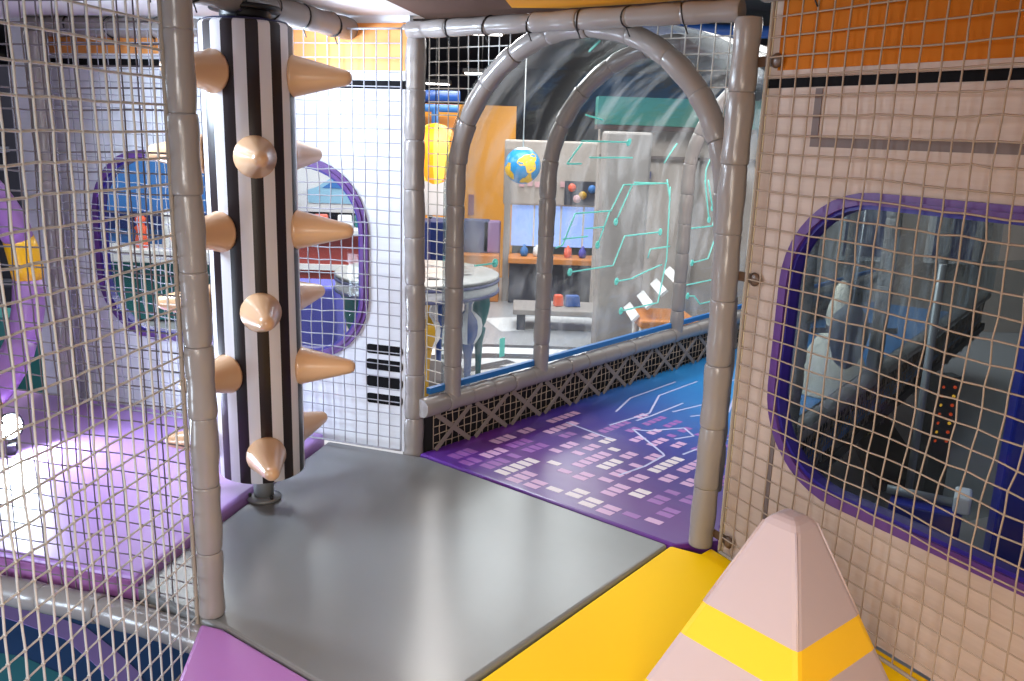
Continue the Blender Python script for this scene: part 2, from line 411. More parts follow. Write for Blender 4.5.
# ------------------------------------------------------------------ plan of the play frame (metres; platform top z = 0)
P1 = Vector((-0.818, 2.145, 0)); P2 = Vector((-0.412, 3.469, 0)); P3 = Vector((0.666, 2.672, 0)); P4 = Vector((-2.085, 3.845, 0))
T = dirv(48.4); HA = dirv(-37.5)
LW = Vector((-0.345, 3.451, 0))                    # left tunnel wall, runs along T
H1 = LW + T * 0.14                                 # first hoop's left foot
HR, HZ = 0.59, 1.13                                # arch radius and spring height
BW0 = Vector((-0.43, 3.44, 0)); BWd = Vector((-math.cos(math.radians(17)), math.sin(math.radians(17)), 0))   # window wall behind the roller
RW0 = Vector((0.761, 2.573, 0)); RWd = dirv(-59.3)                                                            # window wall at right
TOPZ = 1.725

# ---- floor mats
TL = (-0.352, 3.392); TR = (0.556, 2.671); NEAR = (-0.23, 1.70)
mat_slab('floor_mat', [TL, TR, NEAR, (-0.76, 2.085), (-0.90, 2.16), (-1.094, 2.285), (-0.795, 3.545)], 0.0, 0.05, 'gray', 'large wedge-shaped gray vinyl mat in the middle of the platform')
mat_slab('floor_mat', [(TR[0] + .006, TR[1] - .006), (0.655, 2.615), (0.70, 2.66), (1.90, 0.65), (-0.215, 0.65), (-0.215, 1.694)], 0.0, 0.05, 'yellow', 'bright yellow vinyl mat under the mauve striped pyramid')
mat_slab('floor_mat', [(-0.765, 2.078), (-0.235, 1.694), (-0.235, 0.65), (-0.72, 0.65), (-0.80, 1.85), (-0.835, 2.10)], 0.004, 0.05, 'purple', 'pinkish purple vinyl mat in front of the left taupe post')
pl = empty('floor_mat', (-1.8, 3.0, -0.045), 0, 'large lilac vinyl mat behind the left nets, lit by the floodlight', 'floor mat'); inv = rel(pl)
MB().prism([(-1.09, 2.292), (-0.808, 3.55), (-2.15, 3.955), (-3.3, 4.25), (-3.3, 2.75), (-1.56, 2.405)], -0.045, 0.032).build('vinyl_cover', M['lilac'], pl, bevel=0.016, bseg=3, inv=inv)
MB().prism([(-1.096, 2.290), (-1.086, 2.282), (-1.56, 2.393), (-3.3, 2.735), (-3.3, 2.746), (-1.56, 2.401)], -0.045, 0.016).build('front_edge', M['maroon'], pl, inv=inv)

MB().prism([(-0.36, 3.41), (0.70, 2.66), (1.9, 0.65), (-0.72, 0.65), (-0.84, 2.10), (-1.10, 2.30), (-0.80, 3.55)], -0.11, -0.055).build('floor', M['deck'])['kind'] = 'structure'
MB().prism([(-1.10, 2.33), (-0.82, 3.55), (-3.3, 4.25), (-3.3, 2.78)], -0.10, -0.05).build('trim_1', M['deck'])['kind'] = 'structure'

# ---- padded posts and beams
post = lambda nm, p, lab, z0, z1, sd, sec=0.2, rad=0.044: padded(nm, [(p.x, p.y, z0), (p.x + .006, p.y, z0 * .7 + z1 * .3), (p.x - .004, p.y, z0 * .3 + z1 * .7), (p.x, p.y, z1)], lab, rad, sec, seed=sd)
post('padded_post', P1, 'taupe padded post in the left foreground beside the striped roller', 0.006, 1.95, 1, 0.19, 0.0355)
post('padded_post', P2, 'padded post in the middle, left of the tunnel mouth, bright on its left side', -0.04, 1.69, 2)
post('padded_post', P3, 'taupe padded post right of the tunnel mouth, touching the yellow mat', 0.004, 1.70, 3, 0.2, 0.041)
post('padded_post', P4, 'dim padded post at far left end of the window wall', 0.03, 1.70, 4)
def beam(path, lab, sd, r=0.042, ties=True, sec=0.2): return padded('padded_beam', path, lab, r, sec, ties=ties, seed=sd, cat='padded beam')
B1a = Vector((-1.10, 2.30, 1.735)); B1b = Vector((-0.655, 3.57, 1.718))
beam([B1a, B1b], 'dark padded beam over the striped roller, under the white ceiling', 5)
beam([Vector((-0.70, 3.60, TOPZ)), Vector((-0.43, 3.475, TOPZ))], 'short bright padded beam at ceiling between the roller beam and middle post', 6)
beam([Vector((-2.15, 3.90, TOPZ)), Vector((-0.72, 3.615, TOPZ))], 'long padded beam along the top of the left window wall', 7)
beam([Vector((-0.43, 3.45, TOPZ - .010)), Vector((0.10, 3.075, TOPZ - .006)), P3 + Vector((-.02, 0.01, TOPZ - .004))], 'padded beam at ceiling above the tunnel mouth, tied with black straps', 8, r=.032)
beam([P3 + Vector((0.03, -0.05, TOPZ + .05)), P3 + RWd * 1.6 + Vector((-.05, 0, TOPZ + .05))], 'padded beam at ceiling along the top of the right net', 9)
beam([Vector((-0.80, 2.09, -0.058)), Vector((-0.94, 2.155, -0.058)), Vector((-1.19, 2.25, -0.058)), Vector((-1.54, 2.34, -0.058)), Vector((-3.2, 2.70, -0.058))], 'padded beam under the front edge of the lilac mat, left', 10, ties=False)

# ---- tunnel: hoops, side beams, low net walls, clear cover, printed mat
T2 = dirv(53.0)
def foot_l(t): return LW + T * t
def foot_r(t): return P3 + Vector((.02, .02, 0)) + T2 * t
def hoop_path(a, b, lean=0.0):
    ha = (b - a).normalized(); hr = (b - a).length / 2
    pts = [a + Vector((0, 0, z)) for z in (0.19, 0.5, 0.8, HZ)]
    for k in range(1, 37):
        q = PI * k / 36; pts.append(a + ha * (hr - hr * math.cos(q)) + Vector((0, 0, HZ + HR * math.sin(q))))
    pts += [b + ha * d_ + Vector((0, 0, z)) for z, d_ in ((0.95, lean * .6), (0.7, lean), (0.15, lean))]
    return pts
hoop_labels = ['padded hoop framing the tunnel mouth between two posts', 'second padded hoop inside the clear tunnel', 'third padded hoop inside the clear tunnel, before the right post', 'fourth padded hoop of the tunnel, seen through right window', 'fifth padded hoop at far end of the tunnel, seen through right window']
for k, t in enumerate((0.14, 0.735, 1.98, 3.30, 4.60)):
    padded('padded_hoop', hoop_path(H1, H1 + HA * (2 * HR), .045) if k == 0 else hoop_path(foot_l(t), foot_r(t)), hoop_labels[k], 0.038, 0.17, seed=20 + k, cat='padded hoop')
TLEN = 5.3
for side, o, sg, T_ in (('left', LW, 1, T), ('right', foot_r(0), -1, T2)):
    zr = .205 if side == 'left' else .17
    beam([o + T_ * (-.04 if side == 'left' else .32) + Vector((0, 0, zr)), o + T_ * 1.8 + Vector((0, 0, zr + .007)), o + T_ * TLEN + Vector((0, 0, zr + .01))],
         {'left': 'padded rail along the foot of the clear tunnel side, left', 'right': 'dark padded rail of the tunnel seen through the right window'}[side], 30 + sg, r=0.042, ties=False, sec=0.14)
    # low wall: dark backing, cord net and crossed straps
    nrm = Vector((T_.y, -T_.x, 0)); zb_ = 0.0 if side == 'left' else -.15
    root = empty('strap_fence', o + Vector((0, 0, 0)), 0, {'left': 'low net fence with crossed taupe straps along left of the tunnel floor', 'right': 'low net fence with crossed straps seen through right window'}[side], 'fence'); inv = rel(root)
    mb = MB(); a = o + T_ * (.02 if side == 'left' else .3) - nrm * .05; b = o + T_ * TLEN - nrm * .05
    mb.strip(a + Vector((0, 0, .06 + zb_ / 2)), b + Vector((0, 0, .06 + zb_ / 2)), 0.25 - zb_, 0.008, -nrm).build('dark_backing', M['dark'], root, inv=inv)
    mb = MB(); n = 24
    wid = 0.245
    fr = nrm * (0.012)
    x = .03 if side == 'left' else .32
    while x < TLEN - .2:
        z0, z1 = 0.005 + zb_, 0.168 + zb_ * .2
        for (za, zb) in ((z0, z1), (z1, z0)):
            s = MB().strip(o + T_ * x + fr + Vector((0, 0, za)), o + T_ * (x + wid * .86) + fr * (1.3 if za < zb else 1.0) + Vector((0, 0, zb)), 0.021, 0.004, nrm)
            s.build('strap', M['strap'], root, inv=inv)
        x += wid
    mb = MB(); st = .038
    k = 0 if side == 'left' else 8
    while .03 + k * st < TLEN:
        p = o + T_ * (.03 + k * st) ; w = 0.004 * math.sin(k * 1.7)
        mb.tube([p + T_ * w + Vector((0, 0, zb_)), p - T_ * w + Vector((0, 0, .09)), p + T_ * w + Vector((0, 0, .175))], 0.0022, 4); k += 1
    for z in ((0.03, .068, .106, .144) if side == 'left' else (-.12, -.08, -.04, 0.0, .04, .08)):
        mb.tube([o + T_ * (.03 + i * .1) + Vector((0, 0, z + .004 * math.sin(i * 1.3 + z * 90))) for i in range(0 if side == 'left' else 3, int((TLEN - .05) / .1))], 0.0022, 4)
    mb.build('net_mesh', M['cord_wall'], root, inv=inv, fix=False)

SR = 0.63
def sheet_pt(t, s, off=0.0):
    """point on the clear cover: t along the tunnel, s up the left wall and over the arch"""
    a, b = foot_l(t), foot_r(t) ; ha = (b - a).normalized(); hr = (b - a).length / 2
    if s <= HZ: return a - ha * (.045 + off) + Vector((0, 0, s))
    q = (s - HZ) / SR
    if q <= PI: return a + ha * (hr - (hr + .045 + off) * math.cos(q)) + Vector((0, 0, HZ + (HR + .045 + off) * math.sin(q)))
    return b + ha * (.045 + off) + Vector((0, 0, HZ - (q - PI) * SR))
cover = empty('clear_tunnel_cover', H1, 0, 'clear plastic cover of the tunnel printed with cyan circuit lines', 'tunnel cover'); inv = rel(cover)
mb = MB(); S = [0.215, .5, .8, HZ] + [HZ + SR * PI * k / 30 for k in range(1, 31)] + [HZ + SR * PI + x for x in (.3, .6, .92)]
ts = [0.12 + (TLEN - .12) * k / 12 for k in range(13)]
vs = []; fs = []
for off in (0.0, 0.003):
    for t in ts:
        for s in S: vs.append(sheet_pt(t, s, off))
ns = len(S); half = len(ts) * ns
for h in (0, half):
    for i in range(len(ts) - 1):
        for j in range(ns - 1): fs.append((h + i * ns + j, h + (i + 1) * ns + j, h + (i + 1) * ns + j + 1, h + i * ns + j + 1))
for i in range(len(ts) - 1):
    for j in (0, ns - 1): fs.append((i * ns + j, (i + 1) * ns + j, half + (i + 1) * ns + j, half + i * ns + j))
for j in range(ns - 1):
    for i in (0, len(ts) - 1): fs.append((i * ns + j, i * ns + j + 1, half + i * ns + j + 1, half + i * ns + j))
mb.add(vs, fs, True).build('clear_sheet', CLEAR, cover, inv=inv)
MB().strip(sheet_pt(.02, .266, -.012), sheet_pt(TLEN, .278, -.012), 0.026, 0.022, HA).build('blue_edge_trim', M['blue'], cover, inv=inv)
LINES = [[(1.04, .97), (1.34, .97), (1.44, 1.1), (1.86, 1.1)], [(1.33, .97), (1.24, .8)], [(1.13, .89), (1.29, .89)], [(1.46, 1.1), (1.52, 1.1), (1.39, .91)], [(1.02, .68), (1.39, .68), (1.48, .83), (1.83, .83)],
 [(1.43, .59), (1.57, .59), (1.73, .62), (1.87, .64)], [(1.49, .42), (1.86, .42), (1.92, .67), (1.9, 1.08)], [(1.72, .69), (1.74, .74), (1.94, .74)], [(1.86, 1.12), (1.91, 1.0)], [(2.03, .98), (2.12, .83), (2.42, .83), (2.46, .93)],
 [(2.21, .62), (2.4, .63), (2.47, .76)], [(2.08, .49), (2.48, .49)], [(2.19, .42), (2.27, .41), (2.35, .35), (2.52, .35)], [(2.28, 1.11), (2.37, .87)], [(2.32, 1.11), (2.4, .94)], [(1.04, .97), (.95, .82), (.9, .81)], [(.95, .85), (1.15, .85)],
 [(2.06, .9), (2.1, .78), (2.07, .72)], [(1.02, 1.32), (1.42, 1.32)], [(.95, 1.21), (1.03, 1.31)], [(.95, 1.21), (1.06, 1.21)], [(1.12, 1.24), (1.49, 1.24)], [(.97, 1.45), (1.12, 1.43)], [(1.81, 1.21), (1.89, 1.32)], [(1.54, 1.11), (1.83, 1.1)],
 [(2.32, 1.26), (2.28, 1.17), (2.29, 1.08)], [(.61, 1.8), (.57, 1.88)], [(.34, .775), (.47, .775)]]
DOTS = [(1.24, .8), (1.39, .91), (1.02, .68), (1.83, .83), (1.43, .59), (1.49, .42), (2.21, .62), (2.19, .42), (2.37, .87), (2.4, .94), (1.42, 1.32), (.47, .775)]
mb = MB()
def sub(l, st=0.04):
    out = [l[0]]
    for a, b in zip(l, l[1:]):
        n = max(1, int(max(abs(a[0] - b[0]), abs(a[1] - b[1])) / st))
        for i in range(1, n + 1): out.append((a[0] + (b[0] - a[0]) * i / n, a[1] + (b[1] - a[1]) * i / n))
    return out
for l in LINES: MB().tube([sheet_pt(t - .03, s, -.0015) for t, s in sub(l)], 0.0042, 5).build('circuit_trace', M['cyan'], cover, inv=inv, fix=False)
for t, s in DOTS:
    c = sheet_pt(t - .03, s, -.0015); nn = (sheet_pt(t, s, -.01) - sheet_pt(t, s, 0)).normalized()
    MB().lathe([(.009, -.002), (.02, -.002), (.02, .002), (.009, .002), (.009, -.002)], c, 14, nn).build('circuit_dot', M['cyan'], cover, inv=inv)
MB().strip(sheet_pt(.50, .33, -.004), sheet_pt(.50, .42, -.004), .035, .003, HA).build('cyan_sticker', M['cyan'], cover, inv=inv)

# printed tunnel mat (local frame: x across, y along the tunnel)
tm = empty('floor_mat', (TL[0], TL[1], -0.05), 0, 'dark purple printed mat with pixel and circuit pattern on tunnel floor', 'floor mat'); inv = rel(tm)
Adir = (Vector((TR[0], TR[1], 0)) - Vector((TL[0], TL[1], 0))).normalized()
q = [Vector((TL[0], TL[1], 0)) + Adir * .0 + T * .004, Vector((TR[0], TR[1], 0)) + Adir * 0.06 + T * .004, LW + T * TLEN]
base_o = MB().prism([(p.x - TL[0], p.y - TL[1]) for p in [Vector((TL[0], TL[1], 0)) - Adir * .05 + T * .012, Vector((TR[0], TR[1], 0)) + Adir * .02 + T * .006, P3 + Vector((.06, .0, 0)) + T * .05, foot_r(.15), foot_r(TLEN), LW + T * TLEN - Adir * .045]], 0, 0.05)
# the object's own axes follow the tunnel so the print gradient does too
rz = math.atan2(Adir.y, Adir.x)
tm.rotation_euler = (0, 0, rz)
rot = Matrix.Rotation(-rz, 4, 'Z')
base_o.v = [tuple(rot @ Vector(v)) for v in base_o.v]
base_o.build('printed_vinyl', M['tfloor'], tm, bevel=0.014, bseg=3)
Tl = (rot @ T); Al = Vector((1, 0, 0))
def fp(u, t): return Vector((u, 0, 0)) + Tl * t
dash = {'printp': MB(), 'prints': MB(), 'printd': MB()}
rnd = random.Random(11)
def quad(mb, u0, u1, t0, t1, z=0.0507):
    c = [fp(u0, t0), fp(u1, t0), fp(u1, t1), fp(u0, t1)]
    mb.add([(p.x, p.y, z) for p in c] + [(p.x, p.y, z - .0012) for p in c], [(0, 1, 2, 3), (0, 4, 5, 1), (1, 5, 6, 2), (2, 6, 7, 3), (3, 7, 4, 0)])
u = 0.05; row = 0
while u < 1.06:
    t = 0.05 + rnd.uniform(0, .06)
    while t < (1.15 if u > .3 else 0.75):
        runlen = rnd.choice((1, 2, 2, 2, 3, 5))
        w = .066 - .028 * min(1, t / 1.0)
        key = rnd.choice(('printp', 'prints', 'printp')) if (.30 < u < .85 and t < .75) else rnd.choice(('printd', 'printd', 'printp'))
        for k in range(runlen):
            if t > 1.2: break
            quad(dash[key], u, u + w, t, t + .034); t += .046
        t += rnd.choice((.03, .05, .07, .12))
    u += .086; row += 1
pm_ = MB(); slots = []
for k, mb in dash.items(): pm_.add(mb.v, mb.f); slots += [k] * len(mb.f)
px_ = pm_.build('pixel_print', M['printp'], tm, fix=False); px_['kind'] = 'stuff'
for k in ('prints', 'printd'): px_.data.materials.append(M[k])
for p, k in zip(px_.data.polygons, slots): p.material_index = ('printp', 'prints', 'printd').index(k)
mb = MB()
for l in ([(.13, .79), (.43, .74)], [(.41, .93), (.47, .96), (.57, 1.12), (.66, 1.05), (.62, .95)], [(.41, .93), (.68, .75), (.70, .73)], [(.35, 1.05), (.36, 1.17), (.36, 1.47)], [(.69, .40), (.71, .56), (.70, .73)], [(.30, .9), (.33, 1.2), (.20, 1.5), (.20, 1.9)], [(.5, 1.3), (.6, 1.5), (.5, 1.75), (.55, 2.1)],
          [(.75, .8), (.78, 1.1), (.9, 1.3)], [(.2, 1.1), (.12, 1.35), (.12, 1.8)], [(.40, 1.3), (.45, 1.55), (.33, 1.8), (.33, 2.3)]):
    for a, b in zip(l, l[1:]): mb.strip(fp(*a) + Vector((0, 0, .0500)), fp(*b) + Vector((0, 0, .0500)), .010, .0008, (0, 0, 1))
mb.build('circuit_print', M['printl'], tm)

MB().prism([(p.x, p.y) for p in (LW - HA * .10 + T * .05, P3 + T * .1, foot_r(.2) + HA * .03, foot_r(TLEN) + HA * .03, LW - HA * .10 + T * TLEN)], -0.11, -0.055).build('trim_7', M['deck'])['kind'] = 'structure'

# ---- nets
net('safety_net', [(-0.855, 2.13), (-0.93, 1.65), (-1.02, 0.95)], -0.12, 1.762, .046, .063, .0031, 'cord', 'cream net at far left nearest the camera, large diamond cells', seed=1, wob=.005, bulge=.008, sag=0.0)
net('safety_net', [(-0.865, 2.19), (-1.10, 2.262), (-1.56, 2.36), (-1.80, 2.41)], -0.04, 1.74, .049, .052, .0023, 'cord_dark', 'darker finer net behind the near cream net at left', seed=2, wob=.005, bulge=.012)
net('safety_net', [tuple((BW0 + BWd * .0 + Vector((-.02, -.085, 0))).xy), tuple((BW0 + BWd * 1.655 + Vector((-.02, -.085, 0))).xy)], 0.04, 1.71, .052, .052, .0024, 'cord_white', 'pale net stretched in front of the left window wall', seed=3, wob=.010, rope='cord_white', rope_r=.004)
net('safety_net', [(0.715, 2.60), (1.06, 1.935), (1.46, 1.12)], 0.015, 1.80, .057, .054, .0026, 'cord_wall', 'beige net in front of the right window wall', seed=4, wob=.007, ropes=('start', 'bottom'), sag=.01)
def span_mask(s, z, left=True):
    u = s - 0.155
    if left != (u < HR): return False
    if z < HZ: return u < -0.035 + .02 or u > 2 * HR + .03
    return math.hypot(u - HR, z - HZ) > HR + 0.02
s0 = H1 - HA * .155; s1 = H1 + HA * (2 * HR + .02)
net('safety_net', [tuple(s0.xy), tuple(s1.xy)], 0.26, 1.72, .052, .052, .0024, 'cord', 'net filling the corner between the middle post and the arch', seed=5, wob=.004, mask=span_mask)
net('safety_net', [tuple(s0.xy), tuple(s1.xy)], 0.26, 1.72, .052, .052, .0024, 'cord', 'net filling the corner between the arch and the right post', seed=6, wob=.004, mask=lambda s, z: span_mask(s, z, False))

# ---- window walls
def rrect(u0, u1, z0, z1, r, n=10):
    pts = []
    for cx, cz, a0 in ((u1 - r, z0 + r, -90), (u1 - r, z1 - r, 0), (u0 + r, z1 - r, 90), (u0 + r, z0 + r, 180)):
        for k in range(n + 1):
            a = math.radians(a0 + 90 * k / n); pts.append((cx + r * math.cos(a), cz + r * math.sin(a)))
    return pts
def wall_with_hole(o, d, nrm, ua, ub, za, zb, hole, th):
    """slab in the plane (o, d, z) with a rounded hole; nrm points to the viewer's side"""
    mb = MB(); n = len(hole); uc = sum(p[0] for p in hole) / n; zc = sum(p[1] for p in hole) / n
    outer = []
    for (u, z) in hole:
        du, dz = u - uc, z - zc
        k = min([abs(((ub if du > 0 else ua) - uc) / du)] if abs(du) > 1e-6 else [1e9]) if True else 0
        k2 = abs(((zb if dz > 0 else za) - zc) / dz) if abs(dz) > 1e-6 else 1e9
        k = min(k, k2); outer.append((uc + du * k, zc + dz * k))
    corners = [(ub, za), (ub, zb), (ua, zb), (ua, za)]
    P = lambda u, z, w: o + d * u + Vector((0, 0, z)) + nrm * w
    # snap the outer points nearest each corner onto the corner
    for c in corners:
        i = min(range(n), key=lambda k: (outer[k][0] - c[0]) ** 2 + (outer[k][1] - c[1]) ** 2); outer[i] = c
    vs = []
    for w in (0, -th):
        vs += [P(u, z, w) for u, z in hole] + [P(u, z, w) for u, z in outer]
    fs = []
    for i in range(n):
        j = (i + 1) % n
        fs += [(i, j, n + j, n + i), (2 * n + i, 3 * n + i, 3 * n + j, 2 * n + j), (i, 2 * n + i, 2 * n + j, j), (n + i, n + j, 3 * n + j, 3 * n + i)]
    return mb.add(vs, fs)
def ring_mesh(o, d, nrm, inner, outer, w0, w1):
    mb = MB(); n = len(inner); P = lambda u, z, w: o + d * u + Vector((0, 0, z)) + nrm * w
    vs = [P(*p, w0) for p in inner] + [P(*p, w0) for p in outer] + [P(*p, w1) for p in inner] + [P(*p, w1) for p in outer]; fs = []
    for i in range(n):
        j = (i + 1) % n
        fs += [(i, j, n + j, n + i), (2 * n + i, 3 * n + i, 3 * n + j, 2 * n + j), (i, 2 * n + i, 2 * n + j, j), (n + i, n + j, 3 * n + j, 3 * n + i)]
    return mb.add(vs, fs)
def window_wall(wname, winname, o, d, nrm, ua, ub, win, rad, pm, ztop=1.775):
    u0, u1, z0, z1 = win; hole = rrect(u0, u1, z0, z1, rad)
    w = wall_with_hole(o, d, nrm, ua, ub, 0.0, ztop, hole, 0.03).build(wname, M[pm]); w['kind'] = 'structure'
    pr = empty(winname, o + d * u0, 0); pr['kind'] = 'structure'; inv = rel(pr)
    outer = rrect(u0 - .036, u1 + .036, z0 - .036, z1 + .036, rad + .036); inn = rrect(u0 - .004, u1 + .004, z0 - .004, z1 + .004, rad + .004); inn2 = rrect(u0 + .007, u1 - .007, z0 + .007, z1 - .007, rad - .007)
    mid = rrect(u0 - .019, u1 + .019, z0 - .019, z1 + .019, rad + .019)
    ring_mesh(o, d, nrm, mid, outer, 0.001, 0.012).build('window_frame', M['frame'], pr, inv=inv)
    ring_mesh(o, d, nrm, inn, mid, 0.001, 0.018).build('window_frame', M['frame'], pr, inv=inv)
    ring_mesh(o, d, nrm, inn2, inn, -0.034, 0.008).build('window_reveal', M['reveal'], pr, inv=inv)
    mb = MB(); P = lambda u, z, w_: o + d * u + Vector((0, 0, z)) + nrm * w_; n = len(inn2)
    gl = rrect(u0 + .006, u1 - .006, z0 + .006, z1 - .006, rad - .006)
    mb.add([P(*p, -.022) for p in gl] + [P(*p, -.026) for p in gl], [tuple(range(n)), tuple(range(2 * n - 1, n - 1, -1))] + [(i, n + i, n + (i + 1) % n, (i + 1) % n) for i in range(n)])
    mb.build('pane', GLASS, pr, inv=inv)
    return w
def decal(name, o, d, nrm, u0, u1, z0, z1, m, parent, rnd=0.0, rside='both', th=0.003):
    P = lambda u, z, w_: o + d * u + Vector((0, 0, z)) + nrm * w_
    if rnd: poly = rrect(u0, u1, z0, z1, rnd, 6)
    else: poly = [(u0, z0), (u1, z0), (u1, z1), (u0, z1)]
    n = len(poly)
    return MB().add([P(*p, th) for p in poly] + [P(*p, 0.0) for p in poly], [tuple(range(n)), tuple(range(2 * n - 1, n - 1, -1))] + [(i, n + i, n + (i + 1) % n, (i + 1) % n) for i in range(n)]).build(name, M[m], parent)
# right wall
RWn = Vector((-math.sin(math.radians(59.3)), -math.cos(math.radians(59.3)), 0))   # towards the camera side
w = window_wall('wall_right', 'window_1', RW0, RWd, RWn, -0.075, 1.75, (0.105, 1.50, 0.375, 1.19), 0.25, 'panelR')
decal('painted_stripe', RW0, RWd, RWn, -0.064, 1.75, 1.499, 1.525, 'black', w)
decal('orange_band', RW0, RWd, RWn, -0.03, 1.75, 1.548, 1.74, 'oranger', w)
decal('gray_line', RW0, RWd, RWn, 0.118, 0.142, 1.362, 1.495, 'band', w)
decal('gray_line', RW0, RWd, RWn, 0.118, 1.75, 1.337, 1.362, 'band', w)
decal('gray_line', RW0, RWd, RWn, 0.092, 0.112, 0.10, 0.60, 'band', w)
decal('raw_edge', RW0, RWd, RWn, -0.078, -0.058, 0.0, 1.74, 'pedge', w)
for z, lab in ((1.575, 'upper brown washer bracket fixing the right wall, beside the orange band'), (0.935, 'middle brown washer bracket beside the right post'), (0.055, 'lowest brown washer bracket near the yellow mat, by right post')):
    r_ = empty('fixing_bracket', RW0 + RWd * -.055 + RWn * .004 + Vector((0, 0, z)), 0, lab, 'bracket', 'washer brackets on the right wall'); inv = rel(r_); c = Vector(r_.location)
    MB().strip(c - RWd * .05 + RWn * .001, c + RWd * .03 + RWn * .001, .03, .004, RWn).build('plate', M['wash'], r_, inv=inv, bevel=.0015)
    MB().lathe([(.0, .0), (.02, .0), (.022, .004), (.012, .010), (0.001, .011)], c + RWd * .028 + RWn * .005, 16, RWn).build('washer', M['wash'], r_, inv=inv)
# left (back) wall: d runs from the middle post to the left
BWn = Vector((-math.sin(math.radians(17)), -math.cos(math.radians(17)), 0))
w = window_wall('wall_back', 'window_2', BW0, BWd, BWn, 0.0, 1.95, (0.215, 1.525, 0.405, 1.185), 0.26, 'panel')
decal('painted_stripe', BW0, BWd, BWn, 0.0, 0.95, 1.497, 1.528, 'black', w)
decal('painted_stripe', BW0, BWd, BWn, 1.02, 1.80, 1.572, 1.60, 'black', w)
decal('orange_band', BW0, BWd, BWn, 0.0, 0.95, 1.565, 1.74, 'orange', w)
decal('orange_band', BW0, BWd, BWn, 1.02, 1.80, 1.622, 1.74, 'orange', w)
for k, (za, zb) in enumerate(((.422, .462), (.352, .398), (.277, .323), (.203, .246))):
    decal('black_bar', BW0, BWd, BWn, 0.025, 0.195, za, zb, 'black', w, rnd=.016)

# ---- striped roller with tan spikes
pc = Vector((-0.900, 2.93, 0)); PR = 0.150
roller = empty('spiked_roller', pc, 0, 'tall black and white striped roller studded with tan cone spikes', 'roller'); inv = rel(roller)
Z0, Z1 = 0.115, 1.665
NS = 24
for par in (0, 1):
    mb = MB()
    for k in range(NS):
        if k % 2 != par: continue
        a0 = 2 * PI * k / NS + .02; vs = []; fs = []
        zs = [Z0, Z0 + .008, Z0 + .4, Z0 + .8, Z0 + 1.2, Z1 - .012, Z1 - .004, Z1]; rs = [PR - .012, PR, PR + .001, PR, PR + .001, PR, PR - .006, PR - .016]
        for z, r_ in zip(zs, rs):
            for j in range(5):
                a = a0 + 2 * PI / NS * j / 4; vs.append(pc + Vector((r_ * math.cos(a), r_ * math.sin(a), z)))
        for i in range(len(zs) - 1):
            for j in range(4): fs.append((i * 5 + j, i * 5 + j + 1, (i + 1) * 5 + j + 1, (i + 1) * 5 + j))
        mb.add(vs, fs, True)
    mb.build('dark_stripes' if par else 'white_stripes', M['blk' if par else 'wht'], roller, inv=inv, fix=False)
MB().lathe([(.02, Z0 + .001), (PR - .012, Z0 + .001), (PR - .008, Z0 + .006), (.02, Z0 + .006)], pc, 32).build('bottom_cap', M['blk'], roller, inv=inv)
MB().lathe([(.02, Z1 - .006), (PR - .014, Z1 - .002), (PR - .018, Z1 + .006), (.02, Z1 + .012)], pc, 32).build('top_cap', M['navyp'], roller, inv=inv)
MB().lathe([(.078, Z1 + .01), (.082, Z1 + .02), (.080, Z1 + .05), (.078, Z1 + .055)], pc, 28).build('collar', M['blackp'], roller, inv=inv)
MB().lathe([(.11, Z1 + .035), (.115, Z1 + .04), (.11, Z1 + .052)], pc, 28).build('mounting_disc', M['blackp'], roller, inv=inv)
MB().lathe([(.036, .008), (.036, .13)], pc + Vector((-.0, 0, 0)), 20).build('foot_pole', M['steel'], roller, inv=inv)
MB().lathe([(.062, .001), (.062, .010), (.04, .016)], pc, 20).build('foot_flange', M['steel'], roller, inv=inv)
for a in (200, 320): MB().lathe([(.006, .01), (.006, .022), (.003, .026)], pc + dirv(a) * .05, 8).build('bolt', M['blackp'], roller, inv=inv)
spike0 = None
view_az = math.degrees(math.atan2(2.93, -0.9)) + 180   # towards the camera
for lev, z in enumerate((1.505, 1.245, 1.000, 0.735, 0.515, 0.225)):
    for k in range(3):
        # levels alternate: right / left-front / hidden back, then front / left-back / right-back
        a = (2 + 120 * k) if lev % 2 == 0 else view_az + (5, 134, 257)[k]
        if spike0 is None:
            prof = [(.056, -.004), (.067, .0), (.068, .008)] + [(.066 * (1 - x) + .024 * x, .012 + .172 * x) for x in (0, .2, .4, .6, .8, .95)] + [(.024, .182), (.018, .192), (.009, .197), (.001, .198)]
            spike0 = MB().lathe(prof, (0, 0, 0), 28, (1, 0, 0)).build('spike', M['tan'], roller); sp = spike0
        else:
            sp = spike0.copy(); COL.objects.link(sp); sp.parent = roller
        sp.location = dirv(a) * (PR - .006) + Vector((0, 0, z)); sp.rotation_euler = (0, 0, math.radians(a))

